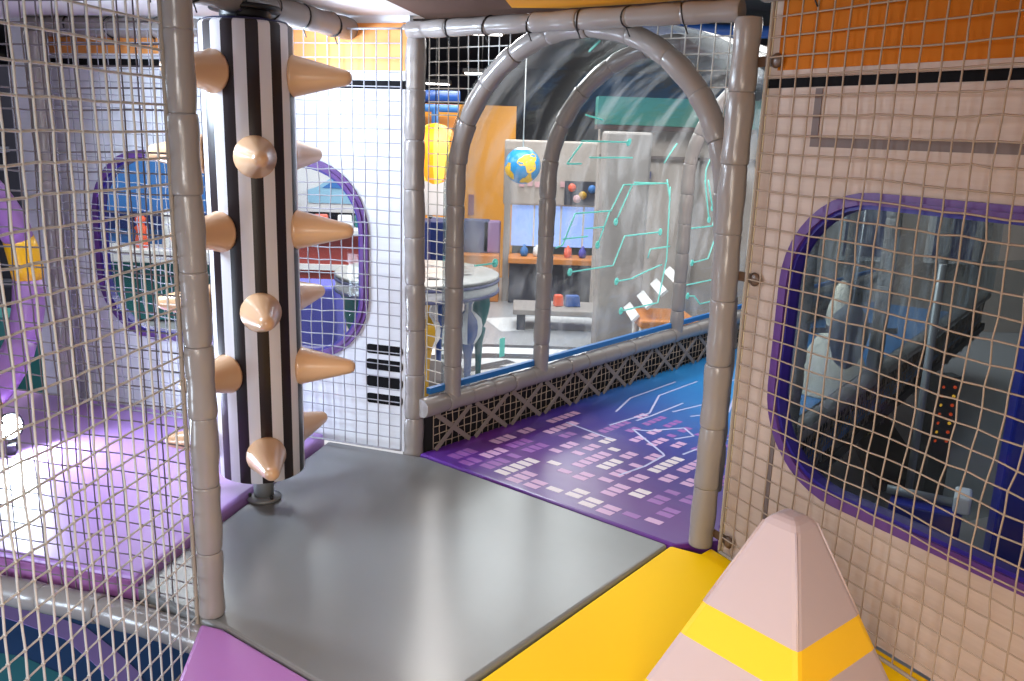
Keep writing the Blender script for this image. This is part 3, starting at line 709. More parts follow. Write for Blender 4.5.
# ---- mauve pyramid with yellow bands
cc = Vector((0.632, 1.75, 0)); ph = math.radians(-95.05)
cone = empty('soft_pyramid', cc, 0, 'mauve soft play pyramid with yellow bands at lower right', 'pyramid'); inv = rel(cone)
def psec(z, sh=0.0):
    r_ = 0.349 - 0.543 * z + sh; out = []
    side = .014
    for k in range(4):
        a = ph + k * PI / 2; c = cc + Vector((math.cos(a), math.sin(a), 0)) * r_ + Vector((0, 0, z))
        p = cc + Vector((math.cos(a - PI / 2), math.sin(a - PI / 2), 0)) * r_ + Vector((0, 0, z)); n_ = cc + Vector((math.cos(a + PI / 2), math.sin(a + PI / 2), 0)) * r_ + Vector((0, 0, z))
        L_ = (n_ - c).length; e = min(.2, side / L_)
        out += [c.lerp(p, e), c + (cc + Vector((0, 0, z)) - c) * (e * .35), c.lerp(n_, e)]
    return out
def frust(zs, shs=None):
    mb = MB(); vs = []; fs = []; rings = [psec(z, 0) if not shs else psec(z, s_) for z, s_ in zip(zs, shs or [0] * len(zs))]; n = len(rings[0])
    for r_ in rings: vs += r_
    for i in range(len(rings) - 1):
        for k in range(n): fs.append((i * n + k, i * n + (k + 1) % n, (i + 1) * n + (k + 1) % n, (i + 1) * n + k))
    fs += [tuple(range(n - 1, -1, -1)), tuple((len(rings) - 1) * n + k for k in range(n))]
    return mb.add(vs, fs)
frust([0.002, .104]).build('yellow_band', M['coneyel'], cone, inv=inv)
frust([.104, .234]).build('mauve_panel', M['mauve'], cone, inv=inv)
frust([.234, .317]).build('yellow_band', M['coneyel'], cone, inv=inv)
frust([.317, .50, .528, .540, .546, .549], [0, 0, .001, -.006, -.016, -.030]).build('mauve_panel', M['mauve'], cone, inv=inv)
for k in range(4):
    a = ph + k * PI / 2
    pt = lambda z: cc + Vector((math.cos(a), math.sin(a), 0)) * (0.349 - .543 * z - .0035) + Vector((0, 0, z))
    MB().tube([pt(.318), pt(.42), pt(.53)], .0028, 6).build('seam_piping', M['mauve'], cone, inv=inv)

# ---- platform ceiling
MB().prism([(-3.3, 4.3), (-0.5, 3.58), (-0.377, 3.52), (-0.464, 3.043), (-0.54, 2.5), (-0.62, 1.5), (-0.7, .1), (-3.3, .1)], 1.768, 1.82).build('ceiling', M['ceilw'])['kind'] = 'structure'
MB().prism([(-0.377, 3.52), (0.16, 3.17), (0.74, 2.76), (0.9, 2.5), (0.66, 2.68), (0.516, 2.80), (0.377, 2.92), (0.143, 3.085), (-.039, 3.11), (-.14, 2.2), (-0.3, .1), (-0.7, .1), (-0.62, 1.5), (-0.54, 2.5), (-0.464, 3.043)], 1.766, 1.83).build('trim_2', M['ceilm'])['kind'] = 'structure'
MB().prism([(-.039, 3.11), (0.143, 3.085), (0.377, 2.92), (0.516, 2.80), (0.66, 2.68), (0.9, 2.5), (1.9, .1), (-0.3, .1), (-.14, 2.2)], 1.763, 1.83).build('trim_3', M['ceily'])['kind'] = 'structure'

# ---- left: purple ring, floodlight, carpet under the deck
rc = Vector((-2.19, 2.93, .70)); rd = Vector((.36, .933, 0)).normalized(); RR = .55
ring = empty('padded_ring', rc - Vector((0, 0, RR)), 0, 'large purple padded ring with yellow bands at far left edge', 'ring'); inv = rel(ring)
def rp(a): a = math.radians(a); return rc + rd * (RR * math.cos(a)) + Vector((0, 0, RR * math.sin(a)))
segs = [(0, 18, 'y'), (18, 62, 'p'), (62, 106, 'p'), (106, 150, 'p'), (150, 168, 'y'), (168, 212, 'p'), (212, 250, 'p'), (250, 290, 'p'), (290, 306, 'y'), (306, 333, 'p'), (333, 360, 'p')]
for a0, a1, c in segs:
    n = max(4, int((a1 - a0) / 4)); rr_ = [.058] + [.062] * (n - 1) + [.058]
    MB().tube([rp(a0 + (a1 - a0) * i / n) for i in range(n + 1)], .062, 16, True, rr_).build('yellow_band' if c == 'y' else 'purple_sleeve', M['ringy' if c == 'y' else 'ringp'], ring, inv=inv)
fl = empty('floodlight', (-2.00, 3.23, 0.029), 0, 'small bright floodlight on the lilac mat at far left', 'floodlight'); inv = rel(fl)
fc = Vector((-2.00, 3.23, 0.135)); fd = Vector((1, -.42, .10)).normalized()
MB().lathe([(.03, -.07), (.045, -.06), (.055, -.005), (.058, .0), (.052, .0), (.050, -.008), (.001, -.008)], fc, 20, fd).build('housing', M['blackp'], fl, inv=inv)
MB().lathe([(.048, -.006), (.046, .003), (.001, .006)], fc, 20, fd).build('lens', M['flood'], fl, inv=inv)
MB().box((-2.0, 3.23, .05), (.03, .10, .042), .4).build('bracket', M['blackp'], fl, inv=inv)

cp = MB().prism([(-4.5, 1.2), (-0.9, 1.2), (-0.9, 3.3), (-4.5, 3.3)], -0.500, -0.492).build('carpet', M['carpetb']); tag(cp, 'dark blue patterned carpet on the lower floor, bottom left', 'carpet')
def bandp(pts, w, z, m):
    mb = MB(); a = [Vector((x, y, z)) for x, y in pts]; vs = []; n = len(a)
    for i, p in enumerate(a):
        t = (a[min(i + 1, n - 1)] - a[max(i - 1, 0)]).normalized(); q_ = Vector((-t.y, t.x, 0)) * w / 2; vs += [p - q_, p + q_, p - q_ - Vector((0, 0, .003)), p + q_ - Vector((0, 0, .003))]
    fs = []
    for i in range(n - 1):
        b = i * 4; fs += [(b, b + 1, b + 5, b + 4), (b + 2, b + 6, b + 7, b + 3), (b, b + 4, b + 6, b + 2), (b + 1, b + 3, b + 7, b + 5)]
    return mb.add(vs, fs).build('carpet_band', m, cp)
bandp([(-2.6, 3.0), (-1.94, 2.93), (-1.785, 2.87), (-1.565, 2.775), (-1.395, 2.64), (-1.27, 2.53), (-1.1, 2.3)], .085, -.489, M['carpetp'])
bandp([(-2.6, 2.6), (-2.0, 2.6), (-1.7, 2.55), (-1.5, 2.45), (-1.3, 2.3)], .16, -.4895, M['carpett'])
bandp([(-1.75, 3.05), (-1.5, 2.95), (-1.3, 2.85)], .12, -.4895, M['carpett'])

# ------------------------------------------------------------------ the hall beyond
FZ = -0.50
def st(o): o['kind'] = 'structure'; return o
st(MB().prism([(-9, 0.2), (9, 0.2), (9, 16.2), (-9, 16.2)], FZ - .06, FZ - .002).build('floor_hall', M['hfloor'])).name = 'trim_4'
st(MB().prism([(-9, 4.2), (9, 4.2), (9, 16.2), (-9, 16.2)], 2.45, 2.5).build('ceiling_hall', M['hceil'])).name = 'trim_5'
st(MB().box((0, 16, 1.0), (18, .1, 3.0)).build('wall_far', M['hwall']))
st(MB().box((-9, 8, 1.0), (.1, 16, 3.0)).build('wall_left', M['hwall']))
st(MB().box((9, 8, 1.0), (.1, 16, 3.0)).build('trim_6', M['hwall']))

# floor graphics
fg = empty('floor_graphic', (0.2, 7.0, FZ), 0, 'black and white curved racetrack graphic painted on hall floor', 'floor graphic'); inv = rel(fg)
def fband(pts, w, m, z=0.0008):
    mb = MB(); a = [Vector((x, y, FZ + z)) for x, y in pts]; vs = []; n = len(a)
    for i, p in enumerate(a):
        t = (a[min(i + 1, n - 1)] - a[max(i - 1, 0)]).normalized(); q_ = Vector((-t.y, t.x, 0)) * w / 2; vs += [p - q_, p + q_]
    mb.add(vs, [(2 * i, 2 * i + 1, 2 * i + 3, 2 * i + 2) for i in range(n - 1)]).build('painted_band', M[m], fg, inv=inv, fix=False)
fband([(-1.2, 6.6), (-.2, 6.9), (.5, 6.95), (1.6, 6.8)], .9, 'hwhite', 0.0006)
fband([(-1.2, 7.2), (-.2, 7.35), (.5, 7.35), (1.6, 7.2)], .10, 'hdark', .0012)
fband([(-1.2, 6.75), (-.2, 7.0), (.5, 7.02), (1.6, 6.86)], .16, 'hdark', .0012)
fband([(-.6, 6.35), (-.1, 6.65), (.4, 6.72), (1.2, 6.66)], .05, 'hdark', .0012)
fband([(-.7, 6.2), (0.0, 6.85)], .12, 'hdark', .0014)
fband([(-.2, 8.2), (.4, 8.4), (1.3, 8.3)], .6, 'hwhite', .0008)
fband([(-.2, 5.5), (.6, 5.9)], .2, 'hwhite', .0008)

# orange wall with plaque
ow = empty('orange_partition', (-.8, 11.0, FZ), 0, 'orange wall partition behind the round table', 'partition'); inv = rel(ow)
MB().box((-.72, 11.05, .58), (1.36, .10, 2.16)).build('wall_panel', M['horange'], ow, inv=inv)
MB().box((-.58, 10.985, .43), (.07, .02, .26)).build('plaque', M['plaque'], ow, inv=inv)
# bench / booth in front of it
bo = empty('booth_seat', (-.45, 9.6, FZ), 0, 'slate blue and lilac booth seat before orange wall', 'seat'); inv = rel(bo)
MB().box((-.62, 9.6, .20), (.66, .14, .38)).build('backrest', M['bench'], bo, inv=inv, bevel=.02)
MB().box((-.27, 9.6, .20), (.2, .14, .36)).build('side_cushion', M['benchl'], bo, inv=inv, bevel=.02)
MB().box((-.56, 9.55, -.24), (.78, .4, .52)).build('base', M['hbrown'], bo, inv=inv, bevel=.01)
bo2 = empty('blue_counter', (-.97, 9.0, FZ), 0, 'navy counter with white front, left of the arch', 'counter'); inv = rel(bo2)
MB().box((-.97, 9.0, .22), (.56, .3, .40)).build('body', M['navy'], bo2, inv=inv, bevel=.01)
MB().box((-.97, 8.98, -.22), (.60, .34, .48)).build('plinth', M['white'], bo2, inv=inv, bevel=.01)
wb = empty('white_screen', (-1.15, 9.75, FZ), 0, 'white screen board under the orange lantern', 'board'); inv = rel(wb)
MB().box((-1.15, 9.75, .62), (.86, .05, .44)).build('board', M['white'], wb, inv=inv, bevel=.01)
for x in (-1.5, -.98): MB().box((x, 9.79, -.05), (.05, .05, .9)).build('leg', M['blackp'], wb, inv=inv)

# kiosk with lit window
ki = empty('kiosk', (.4, 9.4, FZ), 0, 'white kiosk with lit blue window and orange counter shelf', 'kiosk'); inv = rel(ki)
MB().box((.42, 9.55, .92), (1.14, .12, .70)).build('sign_panel', M['facade'], ki, inv=inv, bevel=.02)
MB().box((-.10, 9.5, .30), (.07, .14, 1.75)).build('side_post', M['facade2'], ki, inv=inv)
MB().box((.97, 9.5, .30), (.16, .14, 1.6)).build('side_post', M['teal'], ki, inv=inv)
MB().box((.44, 9.6, .34), (.98, .03, .46)).build('lit_window', M['glassb'], ki, inv=inv)
for x in (.2, .5, .75): MB().box((x, 9.575, .34), (.02, .02, .46)).build('mullion', M['white'], ki, inv=inv)
MB().box((.44, 9.35, .0), (1.02, .4, .06)).build('counter_shelf', M['hbrown'], ki, inv=inv, bevel=.008)
MB().box((.44, 9.45, -.28), (1.0, .2, .44)).build('counter_front', M['hwall'], ki, inv=inv)
for i, x in enumerate((.05, .14, .22, .31, .40, .50)): MB().box((x, 9.48, .80 + .01 * (i % 2)), (.055, .012, .06)).build('pink_letter', M['pinkt'], ki, inv=inv)
MB().box((.70, 9.47, .72), (.36, .02, .26)).build('poster', M['hwall'], ki, inv=inv)
for i, (x, z, m) in enumerate(((.60, .78, 'toyr'), (.72, .70, 'gold'), (.82, .77, 'skyb'), (.66, .66, 'pinkt'))): MB().lathe([(.045, 0), (.045, .006), (.001, .008)], (x, 9.46, z), 12, (0, -1, 0)).build('poster_dot', M[m], ki, inv=inv)
for i, x in enumerate((.10, .24, .36, .58, .74)):
    o = MB().lathe([(.03, 0), (.045, .03), (.04, .08 + .02 * (i % 2)), (.015, .11), (.012, .13)], (0, 0, 0), 12).build('counter_item', M[('skyb', 'white', 'gold', 'toyr', 'violet')[i]]); o.location = (x, 9.32, .03)
    tag(o, ('small blue jar at left end of the kiosk shelf', 'small white jar second from left on kiosk shelf', 'small gold jar in the middle of kiosk shelf', 'small red jar right of middle on kiosk shelf', 'small violet jar at right end of kiosk shelf')[i], 'jar', 'jars on the kiosk shelf')
for nm, m, x, lab, sx in (('toy_block', 'toyr', .44, 'small red orange toy on the pale bench', .09), ('toy_block', 'toyb', .575, 'small blue toy block on the pale bench', .15)):
    o = MB().box((0, 0, .055), (sx, .10, .11), .2, .85).build(nm, M[m], bevel=.012); o.location = (x, 8.2, -.289); tag(o, lab, 'toy', 'toys on the low bench')
bn = empty('low_bench', (.5, 8.2, FZ), 0, 'low pale bench holding two toys', 'bench'); inv = rel(bn)
MB().box((.55, 8.2, -.315), (1.1, .5, .05)).build('bench_top', M['facade2'], bn, inv=inv, bevel=.008)
for x in (.08, 1.0): MB().box((x, 8.2, -.42), (.08, .4, .16)).build('leg', M['slate'], bn, inv=inv)

# facade of a mock building at right of the hall
fa = empty('mock_facade', (2.4, 8.9, FZ), 0, 'mock house facade with teal roof band behind the tunnel', 'facade'); inv = rel(fa)
MB().box((3.4, 8.75, .475), (5.2, .2, 1.95)).build('wall_panel', M['facade'], fa, inv=inv)
MB().box((3.4, 8.62, 1.58), (5.3, .30, .26)).build('roof_band', M['tealroof'], fa, inv=inv)
MB().box((3.4, 8.60, 1.425), (5.3, .3, .04)).build('moulding', M['ledbar'], fa, inv=inv)
MB().box((3.4, 8.62, 1.15), (5.2, .06, .03)).build('moulding', M['band'], fa, inv=inv)
MB().box((1.75, 8.62, .35), (.08, .06, 1.7)).build('pilaster', M['facade2'], fa, inv=inv)
MB().box((1.15, 8.62, .98), (.34, .05, .07)).build('flower_box', M['bench'], fa, inv=inv)
for x in (2.6, 3.5, 4.4): 
    wfr = MB().box((x, 8.62, .6), (.5, .06, .8)).build('window_frame', M['white'], fa, inv=inv)
    MB().box((x, 8.585, .6), (.40, .02, .70)).build('pane', M['bench'], wfr, inv=inv)
cl = empty('gray_column', (.86, 7.0, FZ), 0, 'plain gray column behind the clear tunnel side', 'column'); inv = rel(cl)
MB().box((.86, 7.0, .44), (.36, .36, 1.88)).build('shaft', M['facade2'], cl, inv=inv, bevel=.02)
MB().box((.86, 7.0, -.46), (.42, .42, .08)).build('plinth', M['band'], cl, inv=inv, bevel=.01)
# deck chair seen low through the cover
ch = empty('lounge_chair', (1.12, 6.5, FZ), 0, 'white slatted lounge chair with tan seat behind the tunnel', 'chair'); inv = rel(ch)
for k in range(4): MB().strip((.92 + .10 * k, 6.3, .02 + .10 * k), (.92 + .10 * k, 6.8, .02 + .10 * k), .07, .02, (.7, 0, -.7)).build('back_slat', M['white'], ch, inv=inv)
MB().box((1.16, 6.5, -.02), (.46, .5, .06), .1).build('seat', M['hbrown'], ch, inv=inv, bevel=.015)
for x, y in ((.98, 6.3), (1.36, 6.3), (.98, 6.7), (1.36, 6.7)): MB().tube([(x, y, FZ), (x, y, -.04)], .018, 8).build('leg', M['white'], ch, inv=inv)

# globe lamp
gl = empty('globe_lamp', (.04, 7.5, .92), 0, 'blue globe lamp with yellow patches hanging on a white string', 'lamp'); inv = rel(gl); gc = Vector((.04, 7.5, 1.07)); gr = .155
MB().lathe([(gr * math.sin(PI * k / 16) + .0005, -gr * math.cos(PI * k / 16)) for k in range(17)], gc, 28).build('globe', M['globeb'], gl, inv=inv)
MB().lathe([(gr * 1.01 * math.sin(PI * k / 40) + .0005, gr * 1.01 * math.cos(PI * k / 40)) for k in range(8)], gc, 24).build('pale_cap', M['globet'], gl, inv=inv)
def patch(yaw, pitch, spread, seed):
    mb = MB(); rnd2 = random.Random(seed); n = 18; R_ = gr * 1.012
    fwd = Vector((math.sin(math.radians(yaw)) * math.cos(math.radians(pitch)), -math.cos(math.radians(yaw)) * math.cos(math.radians(pitch)), math.sin(math.radians(pitch))))
    e1 = fwd.cross(Vector((0, 0, 1))).normalized(); e2 = e1.cross(fwd)
    vs = [gc + fwd * R_]
    for ring_ in (.5, 1.0):
        for k in range(n):
            a = 2 * PI * k / n; s_ = math.radians(spread) * ring_ * (1 + .35 * math.sin(3 * a + seed) * .8 + .15 * math.sin(5 * a + 2 * seed))
            vs.append(gc + (fwd * math.cos(s_) + (e1 * math.cos(a) + e2 * math.sin(a)) * math.sin(s_)) * R_)
    fs = [(0, 1 + k, 1 + (k + 1) % n) for k in range(n)] + [(1 + k, 1 + n + k, 1 + n + (k + 1) % n, 1 + (k + 1) % n) for k in range(n)]
    mb.add(vs, fs, True).build('yellow_patch', M['globey'], gl, inv=inv)
for a in ((22, 14, 30, 1), (-58, -20, 24, 2), (25, -48, 20, 3), (120, 10, 34, 4), (200, -10, 34, 5)): patch(*a)
MB().tube([gc + Vector((0, 0, gr)), gc + Vector((0, 0, .9)), (.04, 7.5, 2.45)], .006, 6).build('string', M['string'], gl, inv=inv)

# orange lantern (balloon shaped)
la = empty('orange_lantern', (-.76, 8.0, .88), 0, 'glowing orange balloon lantern seen between middle post and arch', 'lantern'); inv = rel(la)
lp = [(.03, -.28), (.10, -.25), (.17, -.14), (.205, 0), (.20, .10), (.155, .20), (.08, .25), (.01, .265)]
for k in range(8):
    mb = MB(); vs = []; fs = []
    for r_, h in lp:
        for j in range(4):
            a = 2 * PI * (k + j / 3) / 8; vs.append((-.76 + r_ * math.cos(a), 8.0 + r_ * math.sin(a), 1.14 + h))
    for i in range(len(lp) - 1):
        for j in range(3): fs.append((i * 4 + j, i * 4 + j + 1, (i + 1) * 4 + j + 1, (i + 1) * 4 + j))
    mb.add(vs, fs, True).build('gore', M['lantern' if k % 2 else 'lanterny'], la, inv=inv, fix=False)
MB().tube([(-.76, 8, 1.40), (-.76, 8, 2.45)], .006, 6).build('cord', M['blackp'], la, inv=inv)

# blue pipe frame and hanging lamps in the dark ceiling
pf = empty('blue_pipe_frame', (-1.0, 9.0, 1.4), 0, 'blue pipe frame with rail above the orange lantern', 'pipe frame'); inv = rel(pf)
MB().tube([(-1.9, 9, 1.56), (-.62, 9, 1.56)], .04, 10).build('rail', M['skyb'], pf, inv=inv)
MB().tube([(-1.9, 9.1, 1.68), (-.62, 9.1, 1.68)], .06, 10).build('rail', M['toyb'], pf, inv=inv)
for x in (-1.7, -.86): MB().tube([(x, 9, 1.56), (x, 9, 1.3)], .04, 10).build('upright', M['skyb'], pf, inv=inv)
MB().box((-1.25, 9.4, 1.38), (1.3, .1, .20)).build('orange_fascia', M['orange'], pf, inv=inv)
lamps = [((-.42, 8.4, 2.235), (.46, .22), 'long lit ceiling lamp panel left of the arch top'), ((-.50, 9.6, 1.95), (.20, .2), 'small lit lamp panel left of the arch shoulder'), ((-.95, 10.2, 1.86), (.26, .2), 'small lit lamp panel low beside middle post'), ((-6.0, 9.5, 1.95), (.8, .25), 'lit ceiling lamp panel at far left of the hall'), ((3.4, 7.6, 1.9), (.4, .25), 'lit lamp panel seen at upper right through right window')]
for (p, d_, lab) in lamps:
    r_ = empty('ceiling_lamp', p, 0, lab, 'lamp', 'hanging lamp panels'); inv = rel(r_)
    MB().box((p[0], p[1], p[2] + .02), (d_[0] + .04, d_[1] + .04, .04)).build('housing', M['blackp'], r_, inv=inv)
    MB().box((p[0], p[1], p[2] - .004), (d_[0], d_[1], .012)).build('diffuser', M['lamp'], r_, inv=inv)
    for x in (-.4, .4): MB().tube([(p[0] + x * d_[0], p[1], p[2] + .04), (p[0] + x * d_[0], p[1], 2.45)], .006, 6).build('hanger', M['blackp'], r_, inv=inv)

bp_ = empty('blue_ceiling_pipe', (1.9, 8.0, 2.28), 0, 'blue pipe under the dark ceiling, between arch and right post', 'pipe'); inv = rel(bp_)
MB().tube([(.9, 8.0, 2.28), (3.4, 8.0, 2.28)], .055, 12).build('pipe', M['toyb'], bp_, inv=inv)
for x in (1.0, 2.2, 3.3): MB().tube([(x, 8.0, 2.33), (x, 8.0, 2.45)], .012, 8).build('hanger', M['blackp'], bp_, inv=inv)

# round table standing on balloon-shaped legs
tb = empty('round_table', (-.71, 6.2, FZ), 0, 'round white patterned table on striped balloon shaped legs', 'table'); inv = rel(tb); tcn = Vector((-.71, 6.2, 0)); TR_ = .60
MB().lathe([(.05, .300), (TR_ - .01, .305), (TR_, .315), (TR_, .325), (TR_ - .01, .332), (.02, .334)], tcn, 48).build('table_top', M['ttop'], tb, inv=inv)
MB().lathe([(TR_ - .012, .215), (TR_ - .006, .22), (TR_ - .006, .30), (TR_ - .012, .305)], tcn, 48).build('apron', M['white'], tb, inv=inv)
for z in (.292, .212): MB().lathe([(TR_ - .004, z - .012), (TR_ + .004, z - .008), (TR_ + .004, z + .008), (TR_ - .004, z + .012)], tcn, 48).build('blue_trim', M['bench'], tb, inv=inv)
rnd = random.Random(5)
for k in range(26):
    a = rnd.uniform(0, 2 * PI); r_ = rnd.uniform(.1, .54); c = tcn + Vector((r_ * math.cos(a), r_ * math.sin(a), .3345))
    MB().box(c, (rnd.uniform(.03, .12), rnd.uniform(.02, .05), .0015), rnd.uniform(0, 3)).build('printed_mark', M[rnd.choice(('band', 'black', 'facade2'))], tb, inv=inv)
for deg, kind in ((-33, 0), (-76, 2), (14, 1), (75, 0), (140, 1), (203, 1), (250, 0)):
    a = math.radians(deg); c = tcn + Vector((.47 * math.cos(a), .47 * math.sin(a), 0))
    cols = (('stripeb', 'white'), ('teal', 'teal'), ('gold', 'white'))[kind]
    leg = MB().lathe([(.02, FZ + .001), (.024, -.36), (.03, -.22), (.05, -.12), (.05, -.10), (.02, -.09)], c, 14).build('leg', M[cols[0]], tb, inv=inv)
    hb = [(.02, -.15), (.06, -.125), (.095, -.06), (.102, .0), (.092, .05), (.05, .09), (.03, .105), (.03, .15), (.06, .212)] if kind != 1 else [(.02, -.12), (.05, -.06), (.07, .02), (.08, .08), (.075, .13), (.10, .18), (.14, .215)]
    ng = 8
    for g in range(ng):
        mb = MB(); vs = []; fs = []
        for r_, h in hb:
            for j in range(4):
                aa = 2 * PI * (g + j / 3) / ng; vs.append((c.x + r_ * math.cos(aa), c.y + r_ * math.sin(aa), h))
        for i in range(len(hb) - 1):
            for j in range(3): fs.append((i * 4 + j, i * 4 + j + 1, (i + 1) * 4 + j + 1, (i + 1) * 4 + j))
        mb.add(vs, fs, True).build('balloon_gore', M[cols[g % 2]], leg, inv=inv, fix=False)
pdm = MB().lathe([(.34, FZ + .001), (.36, FZ + .03), (.34, FZ + .07), (.30, FZ + .08)], tcn, 36).build('base_disc', M['facade2'], tb, inv=inv)

# things seen through the left window
ctr = empty('brick_counter', (-2.1, 8.2, FZ), 0, 'brick red counter with white top seen through left window', 'counter'); inv = rel(ctr)
MB().box((-2.1, 8.2, -.06), (1.5, .5, .86)).build('front', M['red'], ctr, inv=inv)
MB().box((-2.1, 8.16, .40), (1.6, .64, .06)).build('worktop', M['white'], ctr, inv=inv, bevel=.01)
MB().box((-2.1, 7.93, .06), (1.56, .06, .05)).build('rail', M['white'], ctr, inv=inv)
for i, (x, m) in enumerate(((-2.05, 'white'), (-1.85, 'toyr'), (-1.62, 'white'), (-1.46, 'teal'))):
    o = MB().box((0, 0, .05), (.14, .16, .10), .1 * i, .9).build('counter_box', M[m], bevel=.01); o.location = (x, 8.1, .432)
    tag(o, ('white box on brick counter, leftmost', 'red box on the brick counter', 'white box on brick counter, right of the red box', 'teal box at right end of the brick counter')[i], 'box', 'boxes on the brick counter')
vb = MB().box((0, 0, .3), (.62, .4, .6), 0, .96).build('soft_block', M['violet'], bevel=.03, bseg=3); vb.location = (-1.72, 6.9, FZ); tag(vb, 'violet soft block in front of the brick counter', 'soft block')
pb = empty('car_poster', (-1.75, 8.8, FZ), 0, 'white poster board with pale blue car seen through left window', 'poster'); inv = rel(pb)
MB().box((-1.80, 8.8, .80), (1.0, .04, .62)).build('board', M['white'], pb, inv=inv)
for x in (-2.2, -1.4): MB().box((x, 8.84, 0.1), (.05, .03, 1.2)).build('leg', M['blackp'], pb, inv=inv)
def outline(pts, x0, z0, sc, y, m, name):
    n = len(pts); vs = [(x0 + x * sc, y, z0 + z * sc) for x, z in pts] + [(x0 + x * sc, y + .01, z0 + z * sc) for x, z in pts]
    MB().add(vs, [tuple(range(n)), tuple(range(2 * n - 1, n - 1, -1))] + [(i, n + i, n + (i + 1) % n, (i + 1) % n) for i in range(n)]).build(name, M[m], pb, inv=inv)
outline([(-1, -.05), (1, -.05), (1.05, .25), (.8, .38), (.5, .62), (-.35, .66), (-.75, .4), (-1.05, .3)], -1.76, .60, .36, 8.765, 'carblue', 'car_body')
outline([(-.6, .38), (.55, .36), (.42, .56), (-.3, .58)], -1.76, .60, .36, 8.755, 'skyb', 'car_glass')
nv = MB().box((0, 0, .5), (.42, .3, 1.0)).build('navy_cabinet', M['navy'], bevel=.02); nv.location = (-1.05, 8.3, FZ); tag(nv, 'navy cabinet right of the car poster seen through left window', 'cabinet')
lb = empty('display_wall', (-3.1, 8.0, FZ), 0, 'pale blue display wall seen through left window behind near net', 'display'); inv = rel(lb)
MB().box((-3.2, 8.2, .55), (1.7, .1, 1.3)).build('blue_panel', M['skyb'], lb, inv=inv)
MB().box((-3.2, 8.12, .42), (1.5, .10, .16)).build('dark_panel', M['navy'], lb, inv=inv)
MB().box((-3.2, 7.9, .14), (1.6, .4, .12)).build('white_shelf', M['white'], lb, inv=inv, bevel=.01)
MB().box((-3.2, 8.0, -.2), (1.5, .3, .56)).build('teal_base', M['teal'], lb, inv=inv)
for i, (x, m, h) in enumerate(((-3.45, 'toyr', .3), (-3.2, 'white', .36), (-3.02, 'hbrown', .3))):
    o = MB().lathe([(.05, 0), (.06, .04), (.045, h * .5), (.06, h * .62), (.03, h * .7), (.045, h * .8), (.05, h * .9), (.02, h)], (0, 0, 0), 14).build('toy_figure', M[m]); o.location = (x, 7.85, .20)
    tag(o, ('red toy figure standing on the white shelf', 'white toy figure standing on the white shelf', 'orange toy figure standing on the white shelf')[i], 'toy', 'toy figures on the shelf')
yb = MB().box((0, 0, .05), (.55, .3, .1), .15, .9).build('yellow_step', M['gold'], bevel=.01); yb.location = (-2.35, 6.3, FZ + .0); tag(yb, 'yellow step on hall floor seen through left window', 'step')
# far left behind the ring
dk = empty('dark_shelving', (-4.4, 6.6, FZ), 0, 'dark shelving unit at far left behind the purple ring', 'shelving'); inv = rel(dk)
MB().box((-4.5, 6.7, .6), (1.5, .4, 2.2)).build('cabinet', M['hwall'], dk, inv=inv)
for z in (.1, .6, 1.1): MB().box((-4.5, 6.45, z), (1.4, .2, .04)).build('shelf', M['slate'], dk, inv=inv)
tp = MB().box((0, 0, .35), (.7, .3, .7), .2, .92).build('teal_block', M['teal'], bevel=.03); tp.location = (-3.1, 5.0, FZ); tag(tp, 'teal soft block at far left beyond the lilac mat', 'soft block')

# things seen through the right window
TX, TY = 1.80, 4.62  # white cone stands in for the bright reflection on the tunnel floor
te = empty('white_cone_tent', (TX, TY, 0), 0, 'white cloth cone tied with a dark ribbon, seen through the right window', 'tent'); inv = rel(te)
MB().lathe([(.235, .001), (.23, .01), (.185, .12), (.13, .25), (.078, .335), (.058, .36), (.07, .40), (.062, .47), (.035, .58), (.010, .62)], (TX, TY, 0), 28).build('cloth', M['tentw'], te, inv=inv)
MB().lathe([(.056, -.02), (.066, 0), (.056, .02)], (TX, TY, .36), 20).build('ribbon', M['bow'], te, inv=inv)
for a, l in ((-.2, .30), (PI + .5, .2), (.1, .18)): MB().strip((TX, TY - .06, .36), (TX + l * math.cos(a), TY - .08, .36 + l * math.sin(a) * .4 + .03), .03, .005, (0, -1, 0)).build('ribbon_tail', M['bow'], te, inv=inv)
gb = empty('gray_balloon', (1.72, 4.26, .22), 0, 'dull gray balloon shape hanging before the white cone', 'balloon'); inv = rel(gb)
MB().lathe([(.015, -.18), (.055, -.15), (.085, -.07), (.10, .02), (.08, .10), (.035, .15), (.012, .16)], (1.72, 4.26, .40), 22).build('skin', M['slate'], gb, inv=inv)
MB().tube([(1.72, 4.26, .555), (1.725, 4.26, 1.0), (1.72, 4.26, 1.66)], .004, 6).build('cord', M['string'], gb, inv=inv)
nvb = empty('navy_cabinet', (2.25, 3.1, FZ), 0, 'tall deep blue cabinet at right edge behind right window', 'cabinet'); inv = rel(nvb)
MB().box((2.28, 2.95, .15), (.8, .5, 1.30), -.5).build('body', M['royal'], nvb, inv=inv, bevel=.015)
MB().box((2.19, 2.74, .15), (.5, .03, 1.0), -.5).build('door', M['navy'], nvb, inv=inv, bevel=.01)
ld = empty('blue_ledge', (1.66, 3.14, FZ), 0, 'low blue ledge with white end behind right window', 'ledge'); inv = rel(ld)
MB().box((1.66, 3.14, -.26), (.26, .14, .47), -.5).build('body', M['royal'], ld, inv=inv, bevel=.008)
MB().tube([(1.54, 3.23, -.005), (1.75, 3.115, -.005)], .018, 10).build('rail', M['steel'], ld, inv=inv)
MB().box((1.775, 3.095, .012), (.06, .13, .07), -.5).build('white_end', M['white'], ld, inv=inv, bevel=.01)
le = empty('marquee_post', (2.22, 4.2, FZ), 0, 'dark post with red and amber lamps behind right window', 'lamp post'); inv = rel(le)
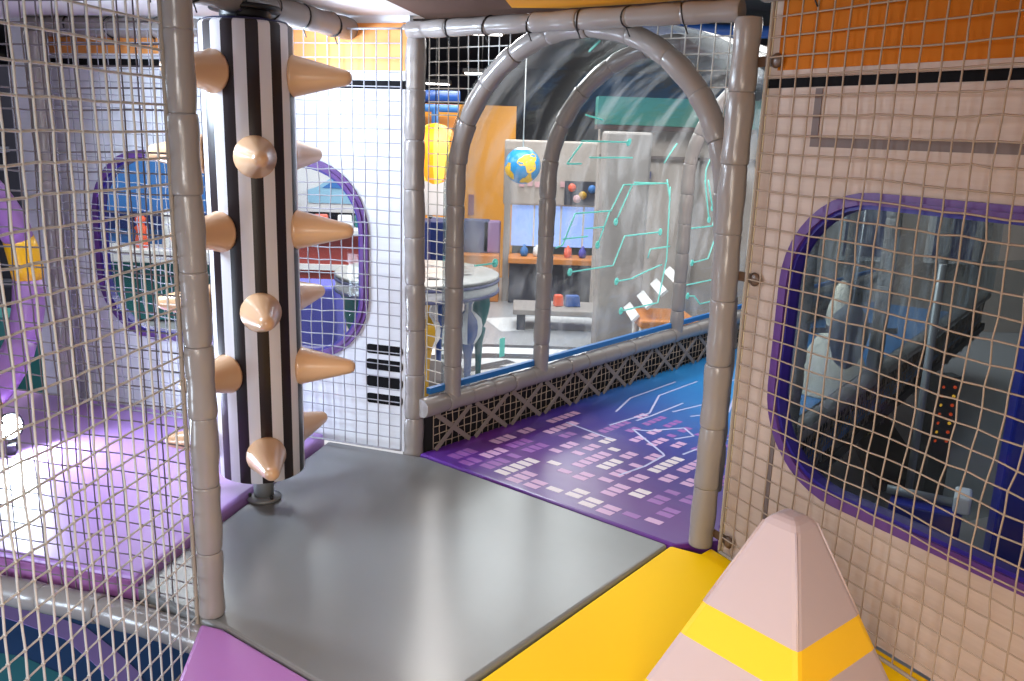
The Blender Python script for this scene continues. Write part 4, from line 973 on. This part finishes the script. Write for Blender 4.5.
MB().box((2.22, 4.2, -.14), (.12, .08, .72), .2).build('post', M['brownbeam'], le, inv=inv)
for k in range(7):
    for s_ in (-1, 1): MB().lathe([(.009, 0), (.008, .006), (.001, .009)], (2.22 + .03 * s_, 4.158, -.12 + .048 * k), 10, (0, -1, 0)).build('bulb', M['ledr' if (k + s_) % 3 else 'ledy'], le, inv=inv)
gs = empty('glass_screen', (2.0, 3.75, FZ), 0, 'clear standing screen with pale edge behind right window', 'screen'); inv = rel(gs)
MB().box((2.15, 3.85, .20), (.62, .010, 1.3), .45).build('pane', GLASS, gs, inv=inv)
MB().tube([(1.87, 3.71, FZ), (1.87, 3.71, .85)], .018, 8).build('edge_post', M['steel'], gs, inv=inv)
bm_ = empty('floor_beam', (2.28, 4.9, FZ), 0, 'dark brown beam lying on lower floor behind right window', 'beam'); inv = rel(bm_)
MB().strip((2.40, 5.5, FZ + .002), (2.16, 4.35, FZ + .002), .28, .08, (0, 0, 1)).build('body', M['brownbeam'], bm_, inv=inv)

# ------------------------------------------------------------------ light
def area(name, loc, target, size, power, col, sy=None, spread=None):
    l = bpy.data.lights.new(name, 'AREA'); l.energy = power; l.color = col; l.size = size
    if sy: l.shape = 'RECTANGLE'; l.size_y = sy
    if spread: l.spread = math.radians(spread)
    o = bpy.data.objects.new(name, l); COL.objects.link(o); o.location = loc
    o.rotation_euler = (Vector(target) - Vector(loc)).to_track_quat('-Z', 'Y').to_euler(); return o
COOL = (0.70, 0.84, 1.0); WARM = (1.0, 0.87, 0.72); NEUT = (1.0, 0.97, 0.94)
area('left_bay_light', (-2.0, 2.75, 1.60), (-0.5, 3.35, 0.9), 0.45, 24, COOL, spread=120)
area('bay_lamp', (-0.95, 3.14, 1.60), (-0.1, 3.08, 1.64), 0.10, 12, COOL)
area('floodlight_beam', fc + fd * .012, fc + fd, 0.09, 16, COOL, spread=165)
area('near_warm_light', (-0.05, -0.5, 0.95), (0.6, 2.0, -0.2), 0.9, 17, WARM, spread=100)
area('near_left_light', (-0.9, -0.4, 1.5), (-0.7, 2.2, 0.0), 0.6, 12, NEUT, spread=100)
area('lower_level_light', (-2.6, 1.3, 0.2), (-1.5, 2.7, -0.5), 0.5, 24, COOL)  # added fill to brighten the carpet, no visible source
for x, y, e in ((-2.5, 6.5, 110), (0.0, 6.6, 110), (0.3, 9.2, 100), (-3.0, 10.0, 90), (3.4, 7.6, 40), (1.5, 6.2, 45), (-5.5, 7.0, 45)):
    area('hall_light', (x, y, 2.4), (x, y, 0), 1.6, e, NEUT)
area('tunnel_lamp', (1.25, 4.15, 1.62), (1.9, 4.9, 0.3), 0.25, 16, NEUT)  # added fill inside the tunnel to whiten the cone
area('tunnel_top_light', (-0.5, 4.9, 2.35), (0.3, 4.4, 1.2), 0.5, 50, NEUT)  # added above the cover so its white streaks show brighter
W = bpy.data.worlds.new('world'); scn.world = W; W.use_nodes = True
W.node_tree.nodes['Background'].inputs[0].default_value = (0.62, 0.58, 0.60, 1); W.node_tree.nodes['Background'].inputs[1].default_value = 0.25

scn.view_settings.view_transform = 'Standard'; scn.view_settings.look = 'None'; scn.view_settings.gamma = 1; scn.view_settings.exposure = 0.0; scn.view_settings.use_curve_mapping = False
